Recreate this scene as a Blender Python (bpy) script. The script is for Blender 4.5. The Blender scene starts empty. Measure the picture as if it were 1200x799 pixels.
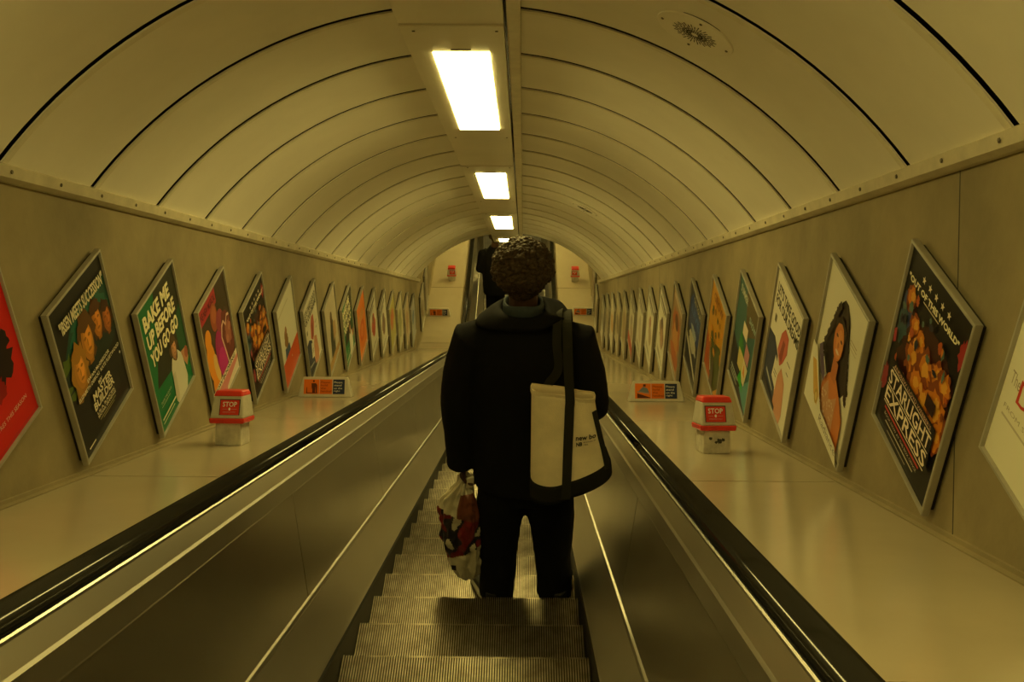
import bpy, bmesh, math, random
from mathutils import Vector, Matrix, noise
R = math.radians
random.seed(7)
scene = bpy.context.scene
col = scene.collection

# ------------------------------------------------------------------ frames
# X across the tunnel (0 = centre line), Y forward (horizontal), Z up; landing floor at z = 0.
SD = Vector((0, math.cos(R(30)), -math.sin(R(30))))     # down the slope
ND = Vector((0, math.sin(R(30)), math.cos(R(30))))      # normal of the slope
H0, S0, RC = -0.57, 13.53, 2.5                          # deck level, start of the levelling curve, its radius
_P0 = SD * S0 + ND * H0
_C0 = _P0 + ND * RC
ZOFF = -(_C0.z - RC - 0.708)
UPZ = Vector((0, 0, ZOFF))
NOSE_H = -1.278
S1 = S0 + RC * R(30)
YFLAT = _C0.y
def T(x, a, h):
    return Vector((x, 0, 0)) + SD * a + ND * h + UPZ
def F(x, s, h, h0=H0, rc=RC):
    if s <= S0: return T(x, s, h)
    p0 = SD * S0 + ND * h0; c = p0 + ND * rc
    ln = rc * R(30)
    th = -R(30) + min((s - S0) / rc, R(30))
    nor = Vector((0, -math.sin(th), math.cos(th)))
    p = c - nor * (rc - (h - h0))
    if s > S0 + ln: p = p + Vector((0, s - S0 - ln, 0))
    return Vector((x, 0, 0)) + p + UPZ

# ------------------------------------------------------------------ camera
cam = bpy.data.cameras.new('camera'); camo = bpy.data.objects.new('camera', cam); col.objects.link(camo)
FPX = 1180.0
cam.sensor_width = 36; cam.lens = 36 * FPX / 1200; cam.clip_start = 0.05; cam.clip_end = 100
pit = R(30) + math.atan(39 / FPX); yaw = 0.01297
fw = Vector((-math.sin(yaw) * math.cos(pit), math.cos(yaw) * math.cos(pit), -math.sin(pit)))
rt = fw.cross(Vector((0, 0, 1))).normalized(); up = rt.cross(fw)
M = Matrix((rt, up, -fw)).transposed().to_4x4(); M.translation = Vector((0.20, 0, 0)) + UPZ
camo.matrix_world = M
scene.camera = camo

# ------------------------------------------------------------------ world and exposure
LAMP_COL = (1.0, 0.79, 0.23); LAMP_STR = 20.0
w = bpy.data.worlds.new('world'); scene.world = w; w.use_nodes = True
w.node_tree.nodes['Background'].inputs[0].default_value = (1.0, 0.8, 0.3, 1)
w.node_tree.nodes['Background'].inputs[1].default_value = 0.02
vs = scene.view_settings
vs.view_transform = 'Standard'; vs.look = 'None'; vs.gamma = 1; vs.exposure = 0.0; vs.use_curve_mapping = False
scene.cycles.use_denoising = True
scene.cycles.max_bounces = 10; scene.cycles.diffuse_bounces = 7; scene.cycles.glossy_bounces = 4
scene.cycles.sample_clamp_indirect = 6

# ------------------------------------------------------------------ materials
def mat(name, c, rough=0.5, metal=0.0, var=0.0, scale=8.0, bump=0.0, bscale=60.0, rvar=0.0, stretch=None, c2=None, coat=0.0, detail=6, emis=None, spec=0.5):
    m = bpy.data.materials.new(name); m.use_nodes = True
    nt = m.node_tree; b = nt.nodes['Principled BSDF']
    b.inputs['Base Color'].default_value = (*c, 1); b.inputs['Roughness'].default_value = rough
    b.inputs['Metallic'].default_value = metal
    b.inputs['Specular IOR Level'].default_value = spec
    if coat:
        b.inputs['Coat Weight'].default_value = coat; b.inputs['Coat Roughness'].default_value = 0.12
    if emis:
        b.inputs['Emission Color'].default_value = (*emis[0], 1); b.inputs['Emission Strength'].default_value = emis[1]
    if var or bump or rvar:
        tc = nt.nodes.new('ShaderNodeTexCoord'); src = tc.outputs['Object']
        if stretch:
            mp = nt.nodes.new('ShaderNodeMapping'); mp.inputs['Scale'].default_value = stretch
            nt.links.new(src, mp.inputs['Vector']); src = mp.outputs['Vector']
        n1 = nt.nodes.new('ShaderNodeTexNoise'); n1.inputs['Scale'].default_value = scale; n1.inputs['Detail'].default_value = detail
        n1.inputs['Roughness'].default_value = 0.6
        nt.links.new(src, n1.inputs['Vector'])
        rp = nt.nodes.new('ShaderNodeValToRGB')
        lo = c2 or tuple(x * (1 - var) for x in c); hi = tuple(min(1, x * (1 + var * 0.5)) for x in c)
        rp.color_ramp.elements[0].position = 0.3; rp.color_ramp.elements[1].position = 0.7
        rp.color_ramp.elements[0].color = (*lo, 1); rp.color_ramp.elements[1].color = (*hi, 1)
        nt.links.new(n1.outputs['Fac'], rp.inputs['Fac'])
        if var: nt.links.new(rp.outputs['Color'], b.inputs['Base Color'])
        if rvar:
            mr = nt.nodes.new('ShaderNodeMapRange'); mr.inputs['To Min'].default_value = max(0.02, rough - rvar); mr.inputs['To Max'].default_value = rough + rvar
            mr.inputs['From Min'].default_value = 0.3; mr.inputs['From Max'].default_value = 0.7
            nt.links.new(n1.outputs['Fac'], mr.inputs['Value']); nt.links.new(mr.outputs['Result'], b.inputs['Roughness'])
        if bump:
            n2 = nt.nodes.new('ShaderNodeTexNoise'); n2.inputs['Scale'].default_value = bscale; n2.inputs['Detail'].default_value = 4
            nt.links.new(src, n2.inputs['Vector'])
            bp = nt.nodes.new('ShaderNodeBump'); bp.inputs['Strength'].default_value = bump; bp.inputs['Distance'].default_value = 0.004
            nt.links.new(n2.outputs['Fac'], bp.inputs['Height']); nt.links.new(bp.outputs['Normal'], b.inputs['Normal'])
    return m
MT = dict(
    concrete=mat('concrete', (0.30, 0.245, 0.135), 0.85, var=0.25, scale=3.5, bump=0.25, bscale=45),
    enamel=mat('ceiling enamel', (0.92, 0.88, 0.76), 0.31, var=0.07, scale=2.2),
    strip=mat('cover strip', (0.88, 0.83, 0.68), 0.45, var=0.15, scale=9),
    trim=mat('trim paint', (0.60, 0.54, 0.38), 0.5, var=0.2, scale=10),
    darkgap=mat('dark backing', (0.012, 0.010, 0.008), 0.9),
    deck=mat('deck laminate', (0.48, 0.415, 0.29), 0.17, var=0.06, scale=3),
    steel=mat('brushed steel', (0.66, 0.63, 0.56), 0.38, 1.0, var=0.05, scale=2, detail=1),
    steelpanel=mat('balustrade steel', (0.52, 0.50, 0.44), 0.29, 1.0, var=0.05, scale=2, detail=1),
    cap=mat('cap steel', (0.55, 0.53, 0.48), 0.33, 1.0, var=0.05, scale=3, detail=1),
    rubber=mat('handrail rubber', (0.012, 0.012, 0.011), 0.16, rvar=0.05, scale=20, spec=0.6),
    black=mat('black rubber', (0.012, 0.011, 0.010), 0.6),
    tread=mat('tread ridge aluminium', (0.40, 0.36, 0.28), 0.36, 0.85, var=0.35, scale=14, c2=(0.20, 0.17, 0.12)),
    groove=mat('tread groove', (0.05, 0.045, 0.035), 0.7, 0.3),
    frame=mat('frame aluminium', (0.42, 0.40, 0.33), 0.45, 0.35, var=0.15, scale=12),
    lamp=mat('lamp diffuser', (0.9, 0.9, 0.85), 0.5, emis=(LAMP_COL, LAMP_STR)),
    red=mat('red plastic', (0.70, 0.035, 0.02), 0.35, var=0.15, scale=30),
    boxgrey=mat('box beige', (0.55, 0.51, 0.41), 0.42, var=0.15, scale=20),
    pedestal=mat('pedestal paint', (0.62, 0.58, 0.47), 0.55, var=0.3, scale=22),
    floor=mat('landing floor', (0.09, 0.085, 0.075), 0.6, var=0.3, scale=10),
    skin=mat('skin', (0.085, 0.040, 0.022), 0.5, var=0.15, scale=20),
    hair=mat('hair', (0.055, 0.034, 0.014), 0.6, var=0.4, scale=60, spec=0.25),
    jacket=mat('jacket cloth', (0.008, 0.008, 0.009), 0.85, bump=0.3, bscale=300, spec=0.12),
    trouser=mat('trouser cloth', (0.008, 0.008, 0.009), 0.9, bump=0.3, bscale=300, spec=0.12),
    shirt=mat('blue grey knit', (0.045, 0.062, 0.075), 0.85, bump=0.4, bscale=250),
    canvas=mat('tote canvas', (0.92, 0.80, 0.54), 0.9, var=0.14, scale=9, bump=0.35, bscale=260),
    webbing=mat('dark webbing', (0.026, 0.026, 0.017), 0.85, bump=0.5, bscale=400, spec=0.15),
    base=mat('tote base', (0.016, 0.016, 0.012), 0.85, bump=0.4, bscale=300, spec=0.15),
    plastic=mat('bag plastic', (0.66, 0.60, 0.44), 0.35, var=0.12, scale=14),
    sole=mat('white sole', (0.62, 0.60, 0.52), 0.6),
    shoe=mat('shoe black', (0.02, 0.02, 0.02), 0.6),
    screw=mat('screw', (0.16, 0.14, 0.10), 0.5, 0.6),
    ink=mat('dark marks', (0.05, 0.045, 0.035), 0.8),
)
_pm = {}
def pcol(c):
    k = tuple(round(x, 3) for x in c)
    if k not in _pm: _pm[k] = mat('print ' + str(len(_pm)), k, 0.30, spec=0.13)
    return _pm[k]

# ------------------------------------------------------------------ object helpers
def link(name, me, parent=None, loc=None, mw=None):
    o = bpy.data.objects.new(name, me); col.objects.link(o)
    if parent is not None: o.parent = parent
    if mw is not None: o.matrix_local = mw
    elif loc is not None: o.location = loc
    return o
def mesh(name, verts, faces, mats, smooth=False, fm=None):
    me = bpy.data.meshes.new(name); me.from_pydata([tuple(v) for v in verts], [], faces)
    if not isinstance(mats, (list, tuple)): mats = [mats]
    for m in mats: me.materials.append(m)
    if fm: me.polygons.foreach_set('material_index', fm)
    if smooth: me.polygons.foreach_set('use_smooth', [True] * len(faces))
    bm = bmesh.new(); bm.from_mesh(me); bmesh.ops.recalc_face_normals(bm, faces=bm.faces); bm.to_mesh(me); bm.free()
    me.update(); return me
def tag(o, label=None, cat=None, group=None, kind=None):
    if label: o['label'] = label
    if cat: o['category'] = cat
    if group: o['group'] = group
    if kind: o['kind'] = kind
    return o
def empty(name, loc=(0, 0, 0), mw=None):
    o = bpy.data.objects.new(name, None); col.objects.link(o); o.empty_display_size = 0.1
    if mw is not None: o.matrix_local = mw
    else: o.location = loc
    return o
def sweep_geo(prof, ss, fn, caps=True, closed=True):
    n = len(prof); V = []; Fc = []
    for s in ss:
        for (x, h) in prof: V.append(fn(x, s, h))
    for i in range(len(ss) - 1):
        for j in range(n if closed else n - 1):
            k = (j + 1) % n
            Fc.append((i * n + j, i * n + k, (i + 1) * n + k, (i + 1) * n + j))
    if caps and closed:
        Fc.append(tuple(range(n))); Fc.append(tuple((len(ss) - 1) * n + j for j in reversed(range(n))))
    return V, Fc
def spath(a, b, step=1.2):
    out = [a]; s = a
    if a < S0:
        e = min(b, S0); out.append(e); s = e
    if b > S0 and s < S1:
        k = 6
        for i in range(1, k + 1):
            q = S0 + (S1 - S0) * i / k
            if q > s + 1e-6 and q < b - 1e-6: out.append(q)
    if out[-1] < b - 1e-6: out.append(b)
    return out
def sweep(name, prof, a, b, m, parent=None, fn=F, sx=1, smooth=False, base=None):
    V, Fc = sweep_geo([(sx * x, h) for x, h in prof], spath(a, b) if fn is F else [a, b], fn)
    if base is not None: V = [v - base for v in V]
    return link(name, mesh(name, V, Fc, m, smooth), parent)
def box_geo(x0, x1, y0, y1, z0, z1):
    V = [Vector(p) for p in ((x0, y0, z0), (x1, y0, z0), (x1, y1, z0), (x0, y1, z0), (x0, y0, z1), (x1, y0, z1), (x1, y1, z1), (x0, y1, z1))]
    return V, [(3, 2, 1, 0), (4, 5, 6, 7), (0, 1, 5, 4), (1, 2, 6, 5), (2, 3, 7, 6), (3, 0, 4, 7)]
def join(*gs):
    V = []; Fc = []
    for v, f in gs:
        o = len(V); V += list(v); Fc += [tuple(i + o for i in q) for q in f]
    return V, Fc
def lathe_geo(pts, n=16, cx=0, cy=0):
    V = []; Fc = []
    for r, z in pts:
        for i in range(n):
            a = 2 * math.pi * i / n; V.append(Vector((cx + r * math.cos(a), cy + r * math.sin(a), z)))
    for k in range(len(pts) - 1):
        for i in range(n):
            j = (i + 1) % n; Fc.append((k * n + i, k * n + j, (k + 1) * n + j, (k + 1) * n + i))
    Fc.append(tuple(reversed(range(n)))); Fc.append(tuple((len(pts) - 1) * n + i for i in range(n)))
    return V, Fc
def bevel_mesh(me, w_, seg=2):
    bm = bmesh.new(); bm.from_mesh(me)
    bmesh.ops.bevel(bm, geom=list(bm.edges), offset=w_, segments=seg, profile=0.5, affect='EDGES', clamp_overlap=True)
    bm.to_mesh(me); bm.free(); return me

# ================================================================== SETTING
HW = 1.26                      # half width between the walls
VR, VC = 1.575, -0.575         # vault radius and centre height
A_IN, A_END = -4.0, 13.92
def arc(x, dr=0.0):
    r = VR + dr; return VC + math.sqrt(r * r - x * x)
for sx, nm in ((-1, 'wall_left'), (1, 'wall_right')):
    o = sweep(nm, [(HW, -0.75), (HW, 0.40), (HW + 0.14, 0.40), (HW + 0.14, -0.75)], A_IN, 24, MT['concrete'], sx=sx)
    tag(o, 'rough beige concrete wall on the %s of the tunnel behind the poster frames' % ('left' if sx < 0 else 'right'), 'wall', kind='structure')
    if sx > 0:
        for a in (2.47, 7.87):
            j = sweep('wall_joint', [(HW - 0.0008, -0.57), (HW - 0.0008, 0.36), (HW + 0.002, 0.36), (HW + 0.002, -0.57)], a, a + 0.004, MT['ink'], o, fn=T, sx=sx)
    c = sweep('baseboard_left' if sx < 0 else 'baseboard_right', [(HW, -0.569), (HW - 0.020, -0.569), (HW - 0.019, -0.566), (HW - 0.006, -0.562), (HW - 0.005, -0.552), (HW, -0.550)], A_IN, 24, MT['concrete'], sx=sx)
    tag(c, 'low cream coving strip at the foot of the %s wall' % ('left' if sx < 0 else 'right'), 'baseboard', kind='structure')
    t = sweep('trim_1' if sx < 0 else 'trim_2', [(HW, 0.340), (HW - 0.014, 0.342), (HW - 0.030, 0.352), (HW - 0.036, 0.384), (HW, 0.40)], A_IN, A_END, MT['trim'], fn=T, sx=sx)
    tag(t, 'pale screwed metal strip where the %s wall meets the curved ceiling' % ('left' if sx < 0 else 'right'), 'trim', kind='structure')
    V, Fc = lathe_geo([(0.0065, 0), (0.0065, 0.002), (0.004, 0.0035)], 6)
    sm = mesh('screw', V, Fc, MT['screw'])
    k = 0; a = 1.0
    while a < 9:
        nrm = (Vector((-sx * 1, 0, 0)) * 0.99 + ND * -0.1).normalized(); zz = nrm; xx = SD; yy = zz.cross(xx)
        mw = Matrix((xx, yy, zz)).transposed().to_4x4(); mw.translation = T(sx * (HW - 0.0340), a, 0.368)
        link('screw', sm, t, mw=mw); a += 0.30
# ceiling: dark backing shell, one panel per bay and side
def arcprof(x0, x1, dr0, dr1, n=20):
    t0, t1 = math.asin(x0 / VR), math.asin(x1 / VR)
    ts = [t0 + (t1 - t0) * i / n for i in range(n + 1)]
    return [((VR + dr0) * math.sin(t), VC + (VR + dr0) * math.cos(t)) for t in ts] + [((VR + dr1) * math.sin(t), VC + (VR + dr1) * math.cos(t)) for t in reversed(ts)]
ceil = sweep('ceiling', arcprof(-1.30, 1.30, 0.045, 0.08, 32), A_IN, A_END, MT['darkgap'], fn=T)
tag(ceil, 'barrel vault ceiling of cream enamelled metal panels with dark joints', 'ceiling', kind='structure')
PIT = 0.60; GAP = 0.028
for (x0, x1) in ((-1.243, -0.225), (0.185, 1.243)):
    V, Fc = sweep_geo(arcprof(x0, x1, 0.0, 0.0025), [GAP / 2, PIT - GAP / 2], lambda x, s, h: Vector((x, 0, 0)) + SD * s + ND * h)
    pm = mesh('ceiling_panel', V, Fc, MT['enamel'], True)
    V, Fc = sweep_geo(arcprof(x0, x1, -0.0032, 0.0), [GAP / 2, GAP / 2 + 0.030], lambda x, s, h: Vector((x, 0, 0)) + SD * s + ND * h)
    cm = mesh('cover_strip', V, Fc, MT['strip'], False)
    for me in (pm, cm):
        for p in me.polygons: p.use_smooth = abs(p.normal.dot(SD)) < 0.5
        me.set_sharp_from_angle(angle=R(30))
    k = -6
    while True:
        a = 3.36 + PIT * k
        if a + PIT > A_END + 0.15: break
        p = link('ceiling_panel', pm, ceil, loc=SD * a + UPZ)
        link('cover_strip', cm, p)
        k += 1
# ceiling above the bottom landing
lv = sweep('ceiling', [(x, h + 0.07) for x, h in arcprof(-1.33, 1.33, 0.0, 0.05, 24)], 13.6, 24, MT['enamel'])
tag(lv, 'plain cream vault above the bottom landing beyond the last ceiling panel', 'ceiling', kind='structure')
# landing floor and far wall
V, Fc = box_geo(-1.4, 1.4, YFLAT + 3.2, YFLAT + 9.2, -0.12, 0.0)
tag(link('floor', mesh('floor', V, Fc, MT['floor'])), 'dark landing floor at the foot of the escalator', 'floor', kind='structure')
V, Fc = box_geo(-1.4, 1.4, YFLAT + 9.2, YFLAT + 9.35, -0.2, 2.6)
tag(link('wall_far', mesh('wall_far', V, Fc, MT['concrete'])), 'concrete end wall far beyond the bottom landing', 'wall', kind='structure')

# ================================================================== ESCALATOR
esc = empty('escalator', F(0, 8, NOSE_H))
tag(esc, 'long escalator going down with ribbed metal steps between black handrails', 'escalator')
EB = esc.location.copy()
# step: ribbed tread, nose and ribbed riser
SW, NR = 0.905, 97
pr_ = SW / NR
def ring(dy, dz, dep):
    pts = []
    for i in range(NR):
        x = -SW / 2 + i * pr_
        pts += [(x, 0.0), (x + pr_ * 0.50, 0.0), (x + pr_ * 0.50, dep), (x + pr_, dep)]
    return pts
path = [((-0.400, 0.0), (0, -1)), ((-0.006, 0.0), (0, -1)), ((0.0, -0.006), (-1, 0)), ((-0.02, -0.20), (-1, 0))]
V = []; Fc = []; FM = []
DEP = 0.009
for (py, pz), (ny, nz) in path:
    for x, d in ring(0, 0, DEP): V.append((x, py + ny * d, pz + nz * d))
n = NR * 4
for i in range(len(path) - 1):
    for j in range(n - 1):
        Fc.append((i * n + j, i * n + j + 1, (i + 1) * n + j + 1, (i + 1) * n + j)); FM.append(0 if j % 4 == 0 else 1)
b0 = len(V)
bv, bf = box_geo(-SW / 2, SW / 2, -0.40, -0.03, -0.06, -DEP - 0.001)
V += [tuple(v) for v in bv]; Fc += [tuple(i + b0 for i in q) for q in bf]; FM += [1] * 6
stepm = bpy.data.meshes.new('step'); stepm.from_pydata(V, [], Fc); stepm.materials.append(MT['tread']); stepm.materials.append(MT['groove'])
stepm.polygons.foreach_set('material_index', FM); stepm.update()
k = -7; s = 0
while True:
    s = 3.66 + 0.38 * k
    if s > 17.6: break
    p = F(0, s, NOSE_H, NOSE_H, RC + 0.708)
    link('step', stepm, esc, loc=p - EB); k += 1
SE = 17.9
V, Fc = box_geo(-0.455, 0.455, YFLAT + 2.7, YFLAT + 3.3, -0.03, 0.004)
link('comb_plate', mesh('comb_plate', [v - EB for v in V], Fc, MT['steel']), esc)
for sx in (-1, 1):
    sweep('skirt', [(0.457, -1.45), (0.457, -1.214), (0.475, -1.190), (0.475, -1.45)], -1.5, SE, MT['black'], esc, sx=sx, base=EB)
    # brush strip running just above the step ends
    sweep('skirt_brush', [(0.453, -1.240), (0.453, -1.225), (0.458, -1.218), (0.458, -1.245)], -1.5, SE, MT['black'], esc, sx=sx, base=EB)
    sweep('inner_deck', [(0.457, -1.213), (0.462, -1.206), (0.541, -1.040), (0.552, -1.040), (0.552, -1.06), (0.475, -1.213)], -1.5, SE, MT['steel'], esc, sx=sx, base=EB)
    sweep('bead', [(0.539, -1.040), (0.537, -1.032), (0.541, -1.022), (0.549, -1.020), (0.552, -1.040)], -1.5, SE, MT['cap'], esc, sx=sx, base=EB)
    a = 3.5 - 1.9 * 3
    while a < SE - 0.2:
        b = min(a + 1.9, SE)
        sweep('balustrade_panel', [(0.548, -1.028), (0.606, -0.648), (0.616, -0.648), (0.558, -1.028)], a + 0.004, b - 0.004, MT['steelpanel'], esc, sx=sx, base=EB)
        a += 1.9
    sweep('backing', [(0.560, -1.05), (0.622, -0.62), (0.64, -0.62), (0.60, -1.05)], -1.5, SE, MT['black'], esc, sx=sx, base=EB)
    sweep('cap_rail', [(0.606, -0.654), (0.599, -0.652), (0.597, -0.646), (0.601, -0.594), (0.598, -0.590), (0.604, -0.584), (0.632, -0.543), (0.642, -0.541), (0.642, -0.654)], -1.5, SE, MT['cap'], esc, sx=sx, base=EB)
    sweep('handrail_guide', [(0.640, -0.60), (0.640, -0.552), (0.648, -0.538), (0.690, -0.538), (0.700, -0.552), (0.700, -0.60)], -1.5, SE, MT['black'], esc, sx=sx, base=EB)
    hp = []
    cx, cz, rx, rz = 0.670, -0.524, 0.035, 0.020
    for i in range(20):
        t = 2 * math.pi * i / 20; e = 0.62
        hp.append((cx + rx * math.copysign(abs(math.cos(t)) ** e, math.cos(t)), cz + rz * math.copysign(abs(math.sin(t)) ** e, math.sin(t))))
    sweep('handrail', hp, -1.5, SE, MT['rubber'], esc, sx=sx, smooth=True, base=EB)
    sweep('guide_bead', [(0.629, -0.546), (0.629, -0.540), (0.633, -0.537), (0.638, -0.540), (0.638, -0.546)], -1.5, SE, MT['cap'], esc, sx=sx, base=EB)
    # outer deck panels, joints 3 mm wide
    a = 3.33 - 1.8 * 3
    while a < 23.9:
        b = min(a + 1.8, 24)
        sweep('outer_deck_panel', [(0.694, -0.57), (HW - 0.002, -0.57), (HW - 0.002, -0.572), (0.694, -0.572)], a + 0.005, b - 0.005, MT['deck'], esc, sx=sx, base=EB)
        a += 1.8
    sweep('deck_backing', [(0.70, -0.600), (HW - 0.004, -0.600), (HW - 0.004, -0.63), (0.70, -0.63)], -2, 24, MT['darkgap'], esc, sx=sx, base=EB)
    # newel end beyond the flat run
    sweep('newel', [(0.50, -1.278), (0.50, -0.60), (0.64, -0.57), (0.72, -0.57), (0.72, -1.278)], SE, SE + 0.25, MT['steelpanel'], esc, sx=sx, base=EB)

# ================================================================== TEXT AND FLAT PRINT
_tc = {}
def text_geo(s_, bold=0.02):
    k = (s_, bold)
    if k in _tc: return _tc[k]
    cu = bpy.data.curves.new('t', 'FONT'); cu.body = s_; cu.resolution_u = 2; cu.offset = bold; cu.align_x = 'CENTER'; cu.space_line = 0.85
    o = bpy.data.objects.new('t', cu); me = o.to_mesh()
    V = [v.co.copy() for v in me.vertices]; Fc = [tuple(p.vertices) for p in me.polygons]
    o.to_mesh_clear(); bpy.data.objects.remove(o); bpy.data.curves.remove(cu)
    xs = [v.x for v in V]; ys = [v.y for v in V]
    x0, x1, y0, y1 = min(xs), max(xs), min(ys), max(ys)
    V = [((v.x - x0) / (x1 - x0), (v.y - y0) / (y1 - y0)) for v in V]
    _tc[k] = (V, Fc); return _tc[k]
def item_geo(it):
    k = it[0]
    if k == 'r': _, u0, v0, u1, v1, c = it; return [(u0, v0), (u1, v0), (u1, v1), (u0, v1)], [(0, 1, 2, 3)], c
    if k == 'p': _, pts, c = it; return list(pts), [tuple(range(len(pts)))], c
    if k == 'e':
        _, cu, cv, ru, rv, c = it[:6]; rot = it[6] if len(it) > 6 else 0; n_ = 18; asp = 0.75
        P = []
        for i in range(n_):
            t = 2 * math.pi * i / n_; x, y = ru * math.cos(t) * asp, rv * math.sin(t)
            P.append((cu + (x * math.cos(rot) - y * math.sin(rot)) / asp, cv + x * math.sin(rot) + y * math.cos(rot)))
        return P, [tuple(range(n_))], c
    if k == 'b':   # wobbly blob
        _, cu, cv, ru, rv, c, sd = it; rr = random.Random(sd); n_ = 22
        P = [(cu + ru * (1 + rr.uniform(-.28, .28)) * math.cos(2 * math.pi * i / n_), cv + rv * (1 + rr.uniform(-.28, .28)) * math.sin(2 * math.pi * i / n_)) for i in range(n_)]
        return P + [(cu, cv)], [(i, (i + 1) % n_, n_) for i in range(n_)], c
    if k == 't':
        _, s_, u0, v0, u1, v1, c = it[:7]; bd = it[7] if len(it) > 7 else 0.02; sl = it[8] if len(it) > 8 else 0.0
        V, Fc = text_geo(s_, bd)
        return [(u0 + (u1 - u0) * x, v0 + (v1 - v0) * y + sl * x) for x, y in V], Fc, c
    if k == 'star':
        _, cu, cv, ru, c = it; P = []
        for i in range(10):
            t = math.pi / 2 + math.pi * i / 5; q = ru if i % 2 == 0 else ru * 0.42
            P.append((cu + q * math.cos(t) / 0.75, cv + q * math.sin(t)))
        return P + [(cu, cv)], [(i, (i + 1) % 10, 10) for i in range(10)], c
def art(parent, items, w_, h_, z0=0.0006, clip=True, dz=0.00012):
    """flat print laid on a sheet w_ x h_ centred at the parent's origin, facing +z"""
    groups = {}
    for i, it in enumerate(items):
        V, Fc, c = item_geo(it)
        if clip: V = [(min(max(x, 0.0), 1.0), min(max(y, 0.0), 1.0)) for x, y in V]
        V = [Vector(((x - .5) * w_, (y - .5) * h_, z0 + dz * i)) for x, y in V]
        nm = 'printed_text' if it[0] == 't' else 'printed_picture'
        ext = max(max(v.x for v in V) - min(v.x for v in V), max(v.y for v in V) - min(v.y for v in V)) / max(w_, h_)
        g = groups.setdefault((nm, tuple(c), i if it[0] == 't' or ext > .05 else -1), ([], []))
        o = len(g[0]); g[0].extend(V); g[1].extend(tuple(j + o for j in q) for q in Fc)
    out = []
    for (nm, c, _), (V, Fc) in groups.items():
        me = bpy.data.meshes.new(nm); me.from_pydata([tuple(v) for v in V], [], Fc); me.materials.append(pcol(c)); me.update()
        o = link(nm, me, parent); out.append(o)
        if _ == -1: o['kind'] = 'stuff'
    return out

# ================================================================== POSTERS
PW, PH = 0.446, 0.573; SWp, SHp = PW - 0.020, PH - 0.020
CREAM = (0.80, 0.74, 0.55); WHT = (0.82, 0.80, 0.72); BLK = (0.012, 0.011, 0.010)
fV, fF = [], []
def frame_geo():
    o, i_ = (PW / 2, PH / 2), (PW / 2 - 0.010, PH / 2 - 0.010)
    z0, z1 = 0.012, 0.034
    loops = [(o[0] - .004, o[1] - .004, z0), (o[0], o[1], z0 + .003), (o[0], o[1], z1 - .002), (o[0] - .002, o[1] - .002, z1), (i_[0] + .002, i_[1] + .002, z1), (i_[0], i_[1], z1 - .006), (i_[0], i_[1], z0)]
    V = []; Fc = []
    for a, b, z in loops: V += [Vector((-a, -b, z)), Vector((a, -b, z)), Vector((a, b, z)), Vector((-a, b, z))]
    L = len(loops)
    for k in range(L):
        k2 = (k + 1) % L
        for j in range(4):
            j2 = (j + 1) % 4; Fc.append((k * 4 + j, k * 4 + j2, k2 * 4 + j2, k2 * 4 + j))
    return V, Fc
FRM = mesh('frame', *frame_geo(), MT['frame'])
BKM = mesh('back_box', *box_geo(-PW / 2 + .012, PW / 2 - .012, -PH / 2 + .012, PH / 2 - .012, 0, 0.020), MT['black'])  # black colour stands in for the shadow in the gap behind the frame
SHV = box_geo(-SWp / 2 - .001, SWp / 2 + .001, -SHp / 2 - .001, SHp / 2 + .001, 0.020, 0.0255)
def poster(side, k, bg, items, label):
    a = 1.935 + 0.70 * k
    p = F(side * HW, a, -0.17)
    if side < 0: mw = Matrix(((0, 0, 1), (1, 0, 0), (0, 1, 0))).to_4x4()
    else: mw = Matrix(((0, 0, -1), (-1, 0, 0), (0, 1, 0))).to_4x4()
    mw.translation = p
    e = empty('framed_poster', mw=mw); tag(e, label, 'poster', 'posters along the %s wall' % ('left' if side < 0 else 'right'))
    link('back_box', BKM, e); link('frame', FRM, e)
    V, Fc = SHV
    sh = link('sheet', mesh('sheet', V, Fc, pcol(bg)), e)
    g = [('r', .0, .0, 1, 1, bg)]
    art(sh, items, SWp, SHp, z0=0.0260)
    return e
def lines(u0, v0, u1, n_, dv, th, c, seed=1, slope=0):
    rr = random.Random(seed); out = []
    for i in range(n_):
        v = v0 - i * dv; e = u1 - (u1 - u0) * rr.uniform(0, 0.35)
        out.append(('r', u0, v, e, v + th, c))
    return out
def face(cu, cv, r, skin, hair, dark):
    lit = tuple(min(1, x * 1.3) for x in skin); sh = tuple(x * .55 for x in skin); md = tuple(x * .75 for x in skin)
    return [('b', cu, cv + r * .10, r * 1.5, r * 1.55, hair, int(cu * 977)), ('r', cu - r * .35, cv - r * 1.5, cu + r * .35, cv - r * .6, sh), ('e', cu, cv - r * .1, r * .95, r * 1.2, md), ('e', cu + r * .18, cv, r * .72, r * 1.0, skin), ('e', cu + r * .28, cv + r * .1, r * .45, r * .65, lit),
            ('e', cu - r * .30, cv + r * .18, r * .24, r * .10, sh), ('e', cu + r * .45, cv + r * .18, r * .22, r * .10, sh), ('e', cu + r * .1, cv - r * .62, r * .32, r * .08, sh),
            ('e', cu - r * .02, cv - r * .15, r * .10, r * .26, md), ('b', cu, cv + r * 1.05, r * 1.0, r * .45, hair, int(cu * 577))]
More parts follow.
